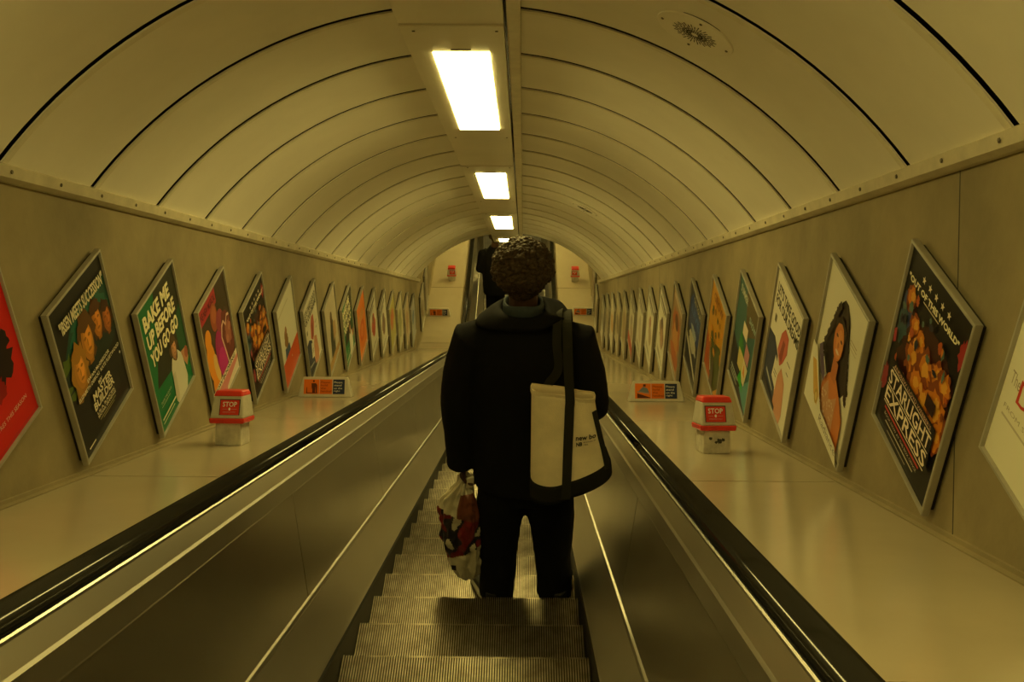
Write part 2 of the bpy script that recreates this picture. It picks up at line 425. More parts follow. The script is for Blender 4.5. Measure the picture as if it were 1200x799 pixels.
def builder_art():
    it = [('p', [(0, .60), (.35, .86), (1, .86), (1, .52), (.55, .42), (0, .42)], (0.015, 0.07, 0.055)), ('b', .62, .72, .36, .12, (0.02, 0.13, 0.09), 4),
          ('b', .10, .56, .12, .13, (0.10, 0.16, 0.03), 5), ('b', .5, .52, .5, .12, (0.02, 0.035, 0.03), 6)]
    O = (0.60, 0.22, 0.03); H = (0.30, 0.15, 0.03); D = (0.10, 0.03, 0.01)
    it += face(.88, .60, .075, (0.45, 0.14, 0.03), (0.07, 0.03, 0.015), D)
    it += face(.70, .66, .085, O, (0.10, 0.04, 0.015), D)
    it += [('p', [(.36, .36), (.50, .50), (.62, .36)], (0.02, 0.03, 0.03))]
    it += face(.47, .63, .105, (0.66, 0.27, 0.04), (0.13, 0.06, 0.02), D)
    it += [('p', [(.10, .36), (.14, .62), (.22, .60), (.22, .40), (.17, .34)], H), ('p', [(.30, .64), (.36, .60), (.38, .42), (.32, .38)], H)]
    it += face(.24, .53, .095, (0.70, 0.30, 0.05), (0.42, 0.20, 0.03), D)
    it += [('t', '"IBSEN MEETS SUCCESSION"', .10, .815, .95, .90, CREAM, .03), ('t', 'EWAN McGREGOR', .30, .405, .76, .43, CREAM, .02), ('t', 'ELIZABETH DEBICKI  KATE FLEETWOOD', .10, .365, .95, .39, CREAM, .02),
           ('t', 'MY', .46, .315, .54, .34, CREAM, .03), ('t', 'MASTER', .32, .255, .70, .31, CREAM, .03), ('t', 'BUILDER', .30, .195, .72, .25, CREAM, .03)]
    it += [('t', 'LILA RAICEK', .32, .16, .70, .18, CREAM, .02), ('t', 'MICHAEL GRANDAGE', .32, .135, .70, .155, CREAM, .02), ('r', .34, .115, .68, .121, (.35, .32, .15)), ('r', .40, .10, .64, .105, (.35, .32, .15)), ('r', .06, .05, .19, .06, CREAM), ('e', .93, .32, .012, .009, WHT)]
    return (0.020, 0.020, 0.018), it
def bake_art(seed=0):
    G = (0.012, 0.17, 0.06)
    it = [('p', [(.45, 1), (1, 1), (1, .30), (.55, .22), (.10, .30), (.30, .62)], (0.03, 0.032, 0.02)), ('p', [(.78, .58), (1, .66), (1, .30), (.80, .30)], (0.02, 0.09, 0.04)), ('p', [(0, .34), (.55, .30), (.62, 0), (0, 0)], G)]
    for t, v in (('BAKE ME', .80), ('UP BEFORE', .655), ('YOU GO-GO', .51)):
        it += [('t', t, .115, v - .012, .835 if t == 'BAKE ME' else .895, v + .108, (0.03, 0.03, 0.02), .05), ('t', t, .10, v, .82 if t == 'BAKE ME' else .88, v + .12, (0.86, 0.80, 0.52), .045)]
    S = (0.62, 0.60, 0.50); K = (0.50, 0.25, 0.13)
    it += [('p', [(.48, .04), (.50, .30), (.56, .37), (.72, .38), (.82, .30), (.86, .08), (.80, .0), (.52, .0)], S), ('p', [(.80, .32), (.95, .30), (.97, .20), (.90, .15), (.84, .22)], K), ('e', .93, .26, .05, .05, (.35, .10, .06))]
    it += face(.645, .425, .066, K, (0.10, 0.06, 0.03), (.12, .05, .03))
    it += [('p', [(.50, .02), (.47, .10), (.50, .26), (.57, .26), (.56, .06)], (.52, .50, .40)), ('t', 'TASTE THE GOOD', .10, .20, .40, .22, (.6, .65, .4), .0), ('r', .10, .18, .34, .185, (.5, .6, .35)), ('r', .06, .085, .46, .10, (.75, .72, .5)), ('r', .06, .055, .40, .065, (.6, .65, .4))]
    return G, it
def star_art():
    OR = (0.62, 0.20, 0.02); O2 = (0.75, 0.36, 0.05); BR = (0.25, 0.06, 0.015)
    it = [('b', .55, .56, .45, .20, (0.05, 0.014, 0.008), 3), ('b', .12, .70, .10, .10, (0.05, 0.07, 0.16), 8), ('b', .10, .60, .08, .09, (0.05, 0.10, 0.11), 9), ('b', .95, .83, .05, .07, (0.35, 0.03, 0.03), 10)]
    rr = random.Random(3)
    for cu, cv, r in ((.14, .76, .06), (.28, .66, .06), (.40, .63, .06), (.36, .52, .09), (.55, .54, .10), (.72, .60, .07), (.84, .60, .08), (.80, .46, .12), (.62, .42, .09), (.90, .36, .07), (.48, .44, .08)):
        it += [('b', cu, cv, r * 1.35, r * 1.1, BR, int(cu * 900)), ('b', cu + .01, cv + .01, r * 1.05, r * .85, OR, int(cu * 700)), ('b', cu + .02, cv + .02, r * .5, r * .4, O2, int(cu * 500))]
    for i in range(30):
        u, v = rr.uniform(.05, .95), rr.uniform(.36, .80)
        it.append(('b', u, v, rr.uniform(.012, .035), rr.uniform(.012, .03), rr.choice([OR, BR, (0.03, 0.03, 0.05), (0.45, 0.09, 0.02), (0.10, 0.16, 0.13), (0.72, 0.34, 0.06)]), i))
    it += [('p', [(.04, .55), (.08, .57), (.10, .50), (.06, .48)], (.4, .05, .06)), ('r', .70, .44, .84, .51, (0.03, 0.01, 0.01)), ('b', .06, .28, .05, .07, (.30, .04, .05), 31)]
    for i in range(5): it.append(('star', .30 + i * .105, .925 - .0 * i, .022, (.80, .70, .50)))
    it += [('t', '"OUT OF THIS WORLD"', .08, .85, .92, .885, (.84, .78, .55), .04), ('r', .36, .835, .62, .841, (.6, .5, .35))]
    L = (.85, .74, .58)
    it += [('p', [(.14, .12), (.10, .42), (.92, .42), (.92, .16)], (0.012, 0.010, 0.010)), ('t', 'ANDREW LLOYD WEBBER\'S', .18, .385, .86, .405, (.75, .45, .3), .0), ('r', .16, .375, .88, .380, L), ('t', 'STARLIGHT', .14, .285, .90, .365, L, .015), ('r', .14, .272, .90, .278, L), ('t', 'EXPRESS', .14, .185, .90, .265, L, .015), ('r', .14, .172, .90, .178, L),
           ('r', .18, .145, .84, .158, (.55, .06, .05)), ('t', 'BOOK NOW AT THE BOX OFFICE', .20, .115, .82, .130, (.6, .55, .42), .0), ('r', .24, .09, .78, .097, (.6, .55, .42)), ('r', .30, .06, .66, .065, (.4, .36, .28))]
    return BLK, it
def woman_art():
    W = (0.74, 0.71, 0.58); HR = (0.030, 0.020, 0.016); SK = (0.62, 0.21, 0.06)
    it = [('p', [(.34, .34), (.20, .42), (.17, .52), (.24, .62), (.29, .72), (.36, .80), (.40, .86), (.46, .90), (.54, .90), (.60, .86), (.66, .80), (.70, .72), (.74, .62), (.80, .52), (.82, .44), (.74, .36), (.60, .32)], HR)]
    rr = random.Random(5)
    for i in range(40):
        t = (i // 2) / 19; v = .38 + .46 * t; wd = .33 - .27 * max(0, t - .15)
        it.append(('b', .50 + (wd if i % 2 else -wd) * (1 + .05 * math.sin(i * 2.1)), v, .035, .024, HR, i))
    it += [('p', [(.30, .10), (.32, .28), (.42, .38), (.50, .42), (.62, .42), (.74, .36), (.88, .26), (.90, .05), (.74, .02), (.46, .02)], SK), ('r', .47, .38, .60, .52, (.50, .16, .05)), ('e', .51, .64, .115, .125, SK), ('e', .53, .63, .080, .095, (.72, .29, .09)),
           ('e', .46, .665, .026, .010, (.10, .04, .02)), ('e', .57, .665, .026, .010, (.10, .04, .02)), ('e', .52, .575, .045, .012, (.80, .62, .5)), ('e', .52, .62, .018, .02, (.5, .17, .06)),
           ('p', [(.39, .66), (.44, .74), (.52, .765), (.60, .74), (.64, .66), (.66, .76), (.52, .80), (.38, .76)], HR),
           ('p', [(.36, .06), (.38, .27), (.46, .35), (.54, .24), (.64, .30), (.70, .34), (.72, .08), (.60, .02)], (.60, .33, .18))]
    for i in range(60):
        it.append(('e', rr.uniform(.39, .69), rr.uniform(.06, .27), .011, .008, (.72, .55, .38)))
    it += [('p', [(.16, .46), (.22, .50), (.40, .36), (.40, .30), (.30, .32)], (.10, .07, .13)), ('p', [(0, .0), (0, .42), (.12, .42), (.44, .12), (.92, .10), (1, 0)], (.76, .73, .60)), ('p', [(.06, .32), (.16, .34), (.36, .17), (.34, .09), (.22, .13)], (.66, .40, .10)), ('e', .30, .14, .05, .05, (.50, .33, .06)), ('e', .30, .14, .03, .03, (.72, .55, .2)),
           ('t', 'Radiance', .46, .045, .94, .095, (.10, .08, .07), -.008), ('r', .46, .115, .58, .122, (.3, .26, .2)), ('r', .80, .79, .95, .797, (.45, .36, .24)), ('r', .80, .77, .96, .776, (.45, .36, .24)), ('r', .82, .745, .96, .75, (.5, .42, .3))]
    return W, it
def drama_art():
    W = (0.74, 0.70, 0.57)
    it = [('t', "LET'S TAKE GOOD", .06, .82, .95, .905, (.03, .03, .025), .03), ('t', 'FOR OUR DREAMS', .06, .725, .95, .805, (.03, .03, .025), .03),
          ('p', [(.0, .02), (.0, .48), (.22, .50), (.40, .42), (.44, .20), (.50, .0)], (.045, .055, .09)), ('p', [(.36, .46), (.42, .62), (.52, .70), (.66, .68), (.68, .56), (.58, .44), (.50, .38)], (.55, .14, .10)), ('p', [(.44, .44), (.50, .60), (.58, .60), (.54, .42)], (.30, .07, .05)),
          ('p', [(.46, .0), (.48, .28), (.58, .40), (.74, .34), (.80, .10), (.76, .0)], (.62, .30, .18)), ('p', [(.30, .20), (.34, .40), (.50, .34), (.48, .16)], W), ('r', .36, .28, .46, .29, (.2, .2, .2)), ('r', .35, .25, .45, .26, (.2, .2, .2)),
          ('r', .72, .52, .84, .53, (.15, .12, .1)), ('r', .74, .44, .82, .45, (.15, .12, .1)), ('r', .12, .60, .18, .66, (.2, .18, .12)), ('p', [(.10, .18), (.40, .12), (.40, .10), (.10, .15)], (.45, .45, .42)), ('p', [(0, 0), (.0, .10), (.55, .04), (.55, 0)], (.03, .03, .035))]
    return W, it
def love_art():
    it = [('p', [(0, .84), (.0, .98), (.62, .98), (.62, .84)], (.42, .03, .04)), ('t', 'THE NEW MUSICAL', .03, .875, .60, .945, (.10, .01, .02), .03), ('b', .80, .84, .20, .16, (.05, .035, .02), 2),
          ('e', .17, .66, .10, .10, (.75, .28, .02)), ('e', .17, .46, .13, .20, (.75, .28, .02), .1), ('e', .22, .20, .13, .18, (.75, .26, .02)), ('e', .30, .34, .08, .15, (.72, .45, .14), .2), ('e', .46, .76, .12, .13, (.33, .08, .035)), ('e', .47, .78, .08, .08, (.42, .12, .05)),
          ('e', .52, .38, .18, .24, (.35, .02, .14), .15), ('e', .52, .28, .14, .16, (.50, .02, .22), .2), ('e', .62, .66, .13, .10, (.30, .05, .07)), ('p', [(.60, .50), (.70, .70), (.86, .66), (.96, .56), (1, .3), (.84, .10), (.74, .22)], (.16, .035, .03)), ('b', .84, .45, .10, .12, (.36, .12, .08), 4), ('e', .78, .40, .05, .04, (.45, .18, .12)), ('e', .90, .48, .05, .04, (.45, .18, .12)),
          ('p', [(.58, .50), (.64, .60), (.72, .62), (.78, .56), (.86, .62), (.94, .60), (.94, .575), (.86, .595), (.78, .53), (.72, .595), (.66, .57), (.61, .50), (.74, .14), (.71, .14)], (.70, .48, .38)),
          ('p', [(0, 0), (0, .16), (1, .16), (1, 0)], (.62, .22, .22)), ('r', 0, .145, 1, .20, (.72, .66, .5)), ('t', 'NOW BOOKING', .08, .152, .92, .193, (.05, .04, .03), .03), ('p', [(.5, .0), (.5, .04), (1, .10), (1, .0)], (.7, .6, .5))]
    return (.07, .045, .03), it
def quick(bg, shapes): return bg, shapes
def teal_art():
    return (.035, .11, .10), [('p', [(0, 0), (0, .42), (.55, .30), (1, .0)], (.012, .014, .016)), ('p', [(.35, 1), (1, 1), (1, .80), (.55, .60)], (.10, .075, .03)), ('p', [(.55, .1), (1, .4), (1, .0)], (.08, .26, .26)), ('r', .40, .58, .62, .70, (.72, .60, .44)), ('p', [(.28, .42), (.36, .60), (.58, .46), (.58, .40)], (.03, .20, .04)), ('p', [(.60, .42), (.62, .58), (.82, .56), (.80, .42)], (.45, .20, .22)),
        ('r', .34, .24, .60, .42, (.55, .46, .16)), ('p', [(.58, .20), (.60, .42), (.82, .40), (.74, .20)], (.62, .56, .34)), ('p', [(.42, .13), (.54, .28), (.72, .13)], (.02, .35, .03)), ('p', [(.62, .28), (.66, .40), (.74, .28)], (.62, .25, .04)), ('t', 'SUMMER', .08, .86, .46, .93, (.6, .62, .5), .02), ('t', 'SHOW', .62, .78, .94, .84, (.4, .55, .5), .02), ('r', .08, .12, .48, .135, (.45, .5, .42)), ('r', .08, .09, .4, .10, (.45, .5, .42)), ('r', .08, .06, .44, .07, (.45, .5, .42))]
def yellow_art():
    it = [('p', [(0, .02), (0, .40), (.5, .30), (.62, 0)], (.42, .09, .02)), ('p', [(.2, .40), (.8, .55), (1, .2), (.7, .0), (.35, .1)], (.08, .09, .02))]
    rr = random.Random(8)
    for i in range(26): it.append(('b', rr.uniform(.1, .9), rr.uniform(.35, .8), .05, .03, rr.choice([(.10, .06, .01), (.70, .28, .01), (.35, .16, .01), (.05, .08, .02)]), i))
    it += [('p', [(.44, .0), (.5, .3), (.6, .3), (.66, .0)], (.10, .08, .05)), ('p', [(.30, .34), (.34, .30), (.46, .14), (.42, .12)], (.72, .66, .48)), ('t', 'GROW', .2, .84, .8, .93, (.30, .10, .01), .03)]
    return (.58, .27, .015), it
def blue_art():
    return (.020, .022, .03), [('p', [(.05, .80), (.2, .92), (.9, .86), (.9, .52), (.1, .48)], (.02, .05, .20)), ('t', 'LIVE', .2, .70, .85, .80, (.05, .14, .4), .03), ('b', .5, .42, .3, .10, (.5, .48, .38), 3), ('b', .5, .56, .22, .05, (.30, .36, .42), 5), ('p', [(.0, .30), (.0, .36), (.9, .16), (.9, .10)], (.66, .62, .48)), ('p', [(0, 0), (0, .06), (.95, .1), (.95, 0)], (.05, .04, .02)), ('t', 'ON TOUR', .3, .86, .9, .93, (.55, .5, .3), .02)]
def portrait_art(bg, c1, c2, dark, tx):
    return bg, [('b', .5, .55, .36, .26, c1, 3), ('b', .52, .42, .26, .22, c2, 4), ('e', .5, .60, .16, .15, c2), ('e', .5, .66, .18, .10, dark), ('b', .5, .2, .36, .12, c1, 5), ('r', .12, .88, .88, .93, tx), ('r', .2, .05, .8, .075, tx), ('r', .26, .10, .74, .115, dark)]
def white_art(c1, c2, c3, band=None):
    it = [('r', .1, .86, .85, .92, (.12, .10, .08)), ('r', .1, .80, .65, .83, (.2, .17, .13)), ('b', .5, .48, .24, .20, c1, 6), ('b', .55, .40, .16, .16, c2, 7), ('e', .48, .62, .10, .09, c3), ('r', .14, .08, .8, .10, (.25, .22, .16)), ('r', .14, .12, .6, .14, (.25, .22, .16))]
    if band: it.insert(3, ('p', [(0, 0), (0, .22), (1, .22), (1, 0)], band))
    return (.72, .69, .56), it
def redposter():
    R_ = (.62, .015, .012)
    return R_, [('b', .72, .42, .16, .12, (.02, .01, .01), 2), ('b', .80, .50, .10, .07, (.02, .01, .01), 3), ('b', .62, .30, .10, .06, (.30, .01, .01), 4), ('t', 'ONLY IN THEATRES THIS SEASON', .14, .12, .90, .145, (.75, .55, .42), .0), ('r', .0, .0, 1, .02, (.5, .02, .02))]
def d_art():
    return (.76, .74, .60), [('t', 'The', .05, .345, .15, .40, (.35, .30, .22), .0), ('t', 'D', .15, .30, .30, .40, (.55, .06, .04), .0), ('t', 'FROM SPRING', .06, .235, .50, .255, (.4, .36, .27), .0), ('r', .06, .20, .40, .21, (.5, .46, .36)), ('b', .4, .75, .2, .12, (.55, .5, .38), 3)]
LEFT = {
    1: (redposter(), 'bright red framed poster cut off at the left edge of the picture'),
    2: (builder_art(), 'framed dark theatre poster with golden faces, the largest whole one on left wall'),
    3: (bake_art(), 'framed green poster with cream lettering and a man in a white shirt'),
    4: (love_art(), 'framed poster with orange and magenta figures behind the left red box'),
    5: (star_art(), 'framed black poster with orange figures on left wall beside the white poster'),
    6: (((.76, .74, .62), [('p', [(0, 0), (0, .30), (1, .30), (1, 0)], (.70, .10, .02)), ('p', [(.22, .30), (.24, .42), (.50, .40), (.52, .30)], (.04, .10, .22)), ('b', .36, .50, .10, .11, (.30, .16, .05), 4), ('e', .38, .60, .05, .05, (.4, .2, .1)), ('r', .08, .86, .7, .88, (.62, .58, .45)), ('star', .55, .20, .02, (.8, .7, .5))]), 'framed white poster with a bright orange band across its foot'),
    7: (drama_art(), 'framed white poster with black heading and blue base behind the orange sign on left'),
    8: (((.52, .46, .34), [('p', [(.30, .10), (.34, .46), (.44, .62), (.64, .60), (.72, .40), (.66, .10)], (.045, .05, .03)), ('p', [(.55, .28), (.62, .56), (.84, .50), (.82, .30)], (.42, .26, .13)), ('e', .52, .66, .09, .10, (.12, .07, .03)), ('p', [(0, 0), (0, .14), (1, .10), (1, 0)], (.40, .24, .08))]), 'framed beige poster with a dark brown figure on left wall'),
    9: (bake_art(), 'smaller green framed poster with pale lettering next to the orange poster'),
    10: (((.75, .20, .02), [('b', .5, .66, .34, .12, (.66, .28, .08), 3), ('e', .5, .42, .26, .18, (.62, .10, .01)), ('e', .5, .42, .16, .10, (.75, .22, .04)), ('r', .1, .05, .9, .08, (.75, .5, .25))]), 'framed plain orange poster far along the left wall'),
    11: (white_art((.62, .12, .05), (.55, .10, .06), (.30, .12, .06)), 'framed white poster with red middle just beyond the orange poster'),
    12: (white_art((.35, .22, .14), (.25, .16, .10), (.16, .12, .09)), 'greyish framed poster second beyond the orange one on left wall'),
    13: (((.42, .38, .12), [('b', .5, .6, .3, .2, (.50, .16, .07), 3), ('r', .1, .85, .9, .92, (.5, .45, .1))]), 'yellowish framed poster third beyond the orange one on left wall'),
    14: (((.50, .46, .30), [('b', .5, .5, .3, .3, (.28, .28, .12), 3)]), 'pale olive framed poster fourth beyond the orange one on left wall'),
    15: (((.52, .42, .26), [('b', .5, .5, .25, .25, (.42, .25, .12), 3)]), 'pale tan framed poster second from the far end of left wall'),
    16: (((.42, .42, .40), [('b', .5, .6, .25, .15, (.10, .18, .30), 3)]), 'pale bluish framed poster last before the bend of left wall'),
    18: (((.40, .36, .26), [('b', .5, .5, .3, .2, (.20, .14, .08), 3)]), 'sliver of a framed poster first past the bend of left wall'),
    19: (((.30, .26, .18), [('b', .5, .5, .3, .2, (.20, .14, .08), 3)]), 'sliver of a framed poster second past the bend of left wall'),
}
RIGHT = {
    0: (d_art(), 'white framed poster with a red letter cut off at the right edge'),
    1: (star_art(), 'framed black poster with stars and orange figures, largest on the right wall'),
    2: (woman_art(), 'framed cream poster of a woman with long dark curly hair'),
    3: (drama_art(), 'framed white poster with black heading, pink and blue figures on right wall'),
    4: (teal_art(), 'framed teal poster with coloured patches above the right red box'),
    5: (yellow_art(), 'framed golden yellow poster behind the right red box'),
    6: (blue_art(), 'framed dark poster with a blue block on right wall'),
    7: (portrait_art((.40, .26, .13), (.50, .14, .04), (.62, .30, .08), (.16, .05, .02), (.6, .5, .35)), 'framed reddish orange portrait poster on right wall beyond the blue one'),
    8: (white_art((.30, .20, .12), (.45, .28, .18), (.12, .08, .06)), 'framed white poster directly behind the right orange sign'),
    9: (white_art((.55, .50, .40), (.42, .34, .22), (.35, .12, .08)), 'framed white poster with tan spot just beyond the orange sign on right'),
    10: (white_art((.62, .58, .46), (.58, .50, .38), (.52, .46, .36)), 'nearly blank white framed poster far along the right wall'),
    11: (white_art((.60, .55, .42), (.55, .40, .30), (.40, .32, .24), (.62, .08, .03)), 'distant white framed poster with a red foot on right wall'),
    12: (((.50, .45, .30), [('b', .5, .5, .3, .3, (.40, .30, .16), 3)]), 'distant tan framed poster beyond the red footed one on right wall'),
    13: (((.46, .40, .26), [('b', .5, .5, .3, .2, (.22, .18, .10), 3)]), 'distant brownish framed poster third from the bend of right wall'),
    14: (((.55, .50, .38), [('b', .5, .5, .3, .2, (.50, .30, .10), 3)]), 'distant cream framed poster second from the bend of right wall'),
    15: (((.42, .38, .26), [('b', .5, .5, .3, .2, (.30, .24, .14), 3)]), 'distant drab framed poster next to the bend of right wall'),
    16: (((.50, .46, .34), [('b', .5, .5, .3, .2, (.25, .25, .22), 3)]), 'framed poster on the right wall right at the bend'),
    18: (((.40, .36, .26), [('b', .5, .5, .3, .2, (.20, .14, .08), 3)]), 'sliver of a framed poster first past the bend of right wall'),
    19: (((.30, .26, .18), [('b', .5, .5, .3, .2, (.20, .14, .08), 3)]), 'sliver of a framed poster second past the bend of right wall'),
}
for k, ((bg, it), lab) in LEFT.items(): poster(-1, k, bg, it, lab)
for k, ((bg, it), lab) in RIGHT.items(): poster(1, k, bg, it, lab)

# ================================================================== CEILING LIGHTS, TRUNKING, SPEAKERS
XL0, XL1, HB = -0.232, 0.127, 0.955
LAB = {-2: 'ceiling light unit behind the viewpoint', -1: 'ceiling light unit overhead, just out of the top of the picture', 0: 'largest glowing ceiling light, nearest of the row',
       1: 'second glowing ceiling light of the row', 2: 'third glowing ceiling light of the row, above the curly hair', 3: 'farthest glowing ceiling light, half hidden behind the curly hair'}
for j in range(-2, 4):
    a0 = 3.45 + 3.4 * j; a1 = a0 + 2.3 if j < 3 else a0 + 1.10
    l0 = a0 + 0.35; l1 = l0 + 1.63 if j < 3 else l0 + 0.62
    e = empty('ceiling_light', T(0, (a0 + a1) / 2, HB)); b = e.location.copy()
    tag(e, LAB[j], 'ceiling light', 'lights along the ceiling')
    lx0, lx1 = -0.147, 0.068
    # housing: tray with an opening for the diffuser
    def bx(x0, x1, s0, s1, h0, h1):
        V, Fc = sweep_geo([(x0, h0), (x1, h0), (x1, h1), (x0, h1)], [s0, s1], T); return [v - b for v in V], Fc
    gs = [bx(XL0, lx0, a0 + .003, a1 - .003, HB, HB + .06), bx(lx1, XL1, a0 + .003, a1 - .003, HB, HB + .06), bx(lx0, lx1, a0 + .003, l0, HB, HB + .06), bx(lx0, lx1, l1, a1 - .003, HB, HB + .06)]
    link('housing', mesh('housing', *join(*gs), MT['enamel']), e)
    link('diffuser', mesh('diffuser', *bx(lx0 + .002, lx1 - .002, l0 + .002, l1 - .002, HB - .004, HB + .02), MT['lamp']), e)
    link('latch', mesh('latch', *bx(-.075, .0, l0 - .045, l0 - .030, HB - .003, HB + .001), MT['frame']), e)
    for sx_ in (lx0 - .045, lx1 + .028):
        for aa in (a0 + .06, a1 - .06):
            link('screw', mesh('screw', *bx(sx_, sx_ + .010, aa, aa + .010, HB - .002, HB), MT['screw']), e)
    if j < 3:
        c0, c1 = a1, a0 + 3.4
        link('cover_plate', mesh('cover_plate', *bx(XL0, XL1, c0 + .003, c1 - .003, HB + .006, HB + .05), MT['enamel']), e)
cond = sweep('cable_conduit', [(0.138, 0.964), (0.142, 0.958), (0.178, 0.958), (0.184, 0.964), (0.184, 0.995), (0.138, 0.995)], A_IN, A_END, MT['strip'], fn=T)
tag(cond, 'thin pale cable conduit running beside the row of ceiling lights', 'conduit')
for i, ac in enumerate((3.06, 8.46)):
    xs = 0.712; t = math.asin(xs / VR)
    nrm = -(Vector((math.sin(t), 0, 0)) + ND * math.cos(t)); xx = SD; yy = nrm.cross(xx)
    mw = Matrix((xx, yy, nrm)).transposed().to_4x4(); mw.translation = T(VR * math.sin(t), ac, VC + VR * math.cos(t))
    e = empty('ceiling_speaker', mw=mw)
    tag(e, ['large round speaker plate at the top right of the ceiling', 'small distant round speaker plate on the right of the ceiling'][i], 'speaker', 'ceiling speakers')
    link('plate', mesh('plate', *lathe_geo([(0.128, -0.006), (0.128, 0.004), (0.125, 0.007), (0.118, 0.0075)], 48), MT['enamel']), e)
    gs = []
    for q in range(36):
        an = 2 * math.pi * q / 36
        for r0, r1 in ((0.012, 0.028), (0.033, 0.050), (0.055, 0.072)) if q % 2 == 0 else ((0.022, 0.042), (0.047, 0.064)):
            V, Fc = box_geo(r0, r1, -0.0014, 0.0014, 0.0072, 0.0082)
            m3 = Matrix.Rotation(an, 4, 'Z'); gs.append(([m3 @ v for v in V], Fc))
    tag(link('grille_slots', mesh('grille_slots', *join(*gs), MT['ink']), e), kind='stuff')
    link('shadow_gap_ring', mesh('shadow_gap_ring', *lathe_geo([(0.132, -0.004), (0.132, 0.0012), (0.120, 0.0016)], 48), MT['ink']), e)  # dark ring paints the shadow gap round the plate edge
    for q in range(4):
        an = math.pi / 2 * q; link('screw', mesh('screw', *lathe_geo([(0.005, .007), (0.004, .010)], 8, 0.108 * math.cos(an), 0.108 * math.sin(an)), MT['screw']), e)
# lights over the landing
for i, sc_ in enumerate((17.2, 20.4)):
    e = empty('ceiling_light', F(0, sc_, 0.98)); b = e.location.copy()
    tag(e, 'ceiling light over the bottom landing, out of sight beyond the vault' + (' and farther in' if i else ''), 'ceiling light', 'lights along the ceiling')
    V, Fc = box_geo(-.18, .18, -1.0, 1.0, 0.02, 0.10); link('housing', mesh('housing', V, Fc, MT['enamel']), e)
    V, Fc = box_geo(-.11, .11, -.82, .82, 0.010, 0.022); link('diffuser', mesh('diffuser', V, Fc, MT['lamp']), e)

# ================================================================== STOP BOXES AND SIGNS
def frame_at(x, s, h=H0, twist=0.0):
    p = F(x, s, h); d = (F(x, s + .01, h) - F(x, s - .01, h)).normalized()
    xx = Vector((1, 0, 0)); zz = xx.cross(d); m3 = Matrix((xx, d, zz)).transposed().to_4x4()
    m3.translation = p; return m3 @ Matrix.Rotation(twist, 4, 'Z')
def hexa(b0, b1, t0, t1):
    """frustum: bottom rect b0..b1 (x0,y0,z)-(x1,y1,z), top rect t0..t1"""
    V = [Vector((b0[0], b0[1], b0[2])), Vector((b1[0], b0[1], b0[2])), Vector((b1[0], b1[1], b0[2])), Vector((b0[0], b1[1], b0[2])), Vector((t0[0], t0[1], t0[2])), Vector((t1[0], t0[1], t0[2])), Vector((t1[0], t1[1], t0[2])), Vector((t0[0], t1[1], t0[2]))]
    return V, [(3, 2, 1, 0), (4, 5, 6, 7), (0, 1, 5, 4), (1, 2, 6, 5), (2, 3, 7, 6), (3, 0, 4, 7)]
def rounded(name, geo, m, parent, w_=.006):
    me = mesh(name, *geo, m); bevel_mesh(me, w_, 2); return link(name, me, parent)
def stop_box(x, s, label, inward, twist=0.0, marks=False):
    e = empty('emergency_stop_box', mw=frame_at(x, s, twist=twist) @ Matrix.Diagonal((.88, 1, 1, 1))); tag(e, label, 'stop box', 'red emergency stop boxes on the decks')
    rounded('pedestal', hexa((-.062, -.02, 0), (.062, .09, 0), (-.060, -.02, .100), (.060, .09, .100)), MT['pedestal'], e, .004)
    rounded('bottom_rim', hexa((-.080, -.040, .092), (.080, .100, .092), (-.083, -.043, .113), (.083, .100, .113)), MT['red'], e, .005)
    rounded('body', hexa((-.080, -.040, .112), (.080, .098, .112), (-.068, -.014, .205), (.068, .09, .205)), MT['boxgrey'], e, .007)
    rounded('lid', hexa((-.070, -.018, .201), (.070, .092, .201), (-.062, -.006, .224), (.062, .084, .224)), MT['red'], e, .006)
    tl = math.atan2(.093, .026)
    cx_ = inward * .012
    mw = Matrix.Translation((cx_, -.0275, .158)) @ Matrix.Rotation(tl, 4, 'X')
    rec = link('recess', mesh('recess', *box_geo(-.048, .048, -.033, .033, -.004, .0012), MT['ink']), e, mw=mw)
    pl = link('stop_plate', mesh('stop_plate', *box_geo(-.044, .044, -.032, .029, .0012, .0024), MT['red']), e, mw=mw)
    art(pl, [('t', 'STOP', .10, .52, .90, .88, WHT, .02), ('e', .5, .36, .06, .10, WHT), ('r', .10, .345, .38, .37, (.6, .4, .32)), ('r', .62, .345, .90, .37, (.6, .4, .32)), ('t', 'EMERGENCY ONLY', .14, .10, .86, .19, (.62, .40, .32), 0.0)], .084, .058, z0=.0026)
    if marks:
        for (u, v, r, sd) in ((-.03, .06, .008, 1), (.01, .05, .012, 2), (.028, .055, .008, 4), (-.005, .045, .006, 6)):
            V, Fc, c = item_geo(('b', u, v, r, r * .8, (.1, .1, .1), sd)); V = [Vector((x_, -.0206, y_)) for x_, y_ in V]
            link('smudge', mesh('smudge', V, Fc, MT['ink']), e)
    return e
ORG = (.72, .17, .02); DKO = (.10, .03, .01); BLU = (.025, .035, .085)
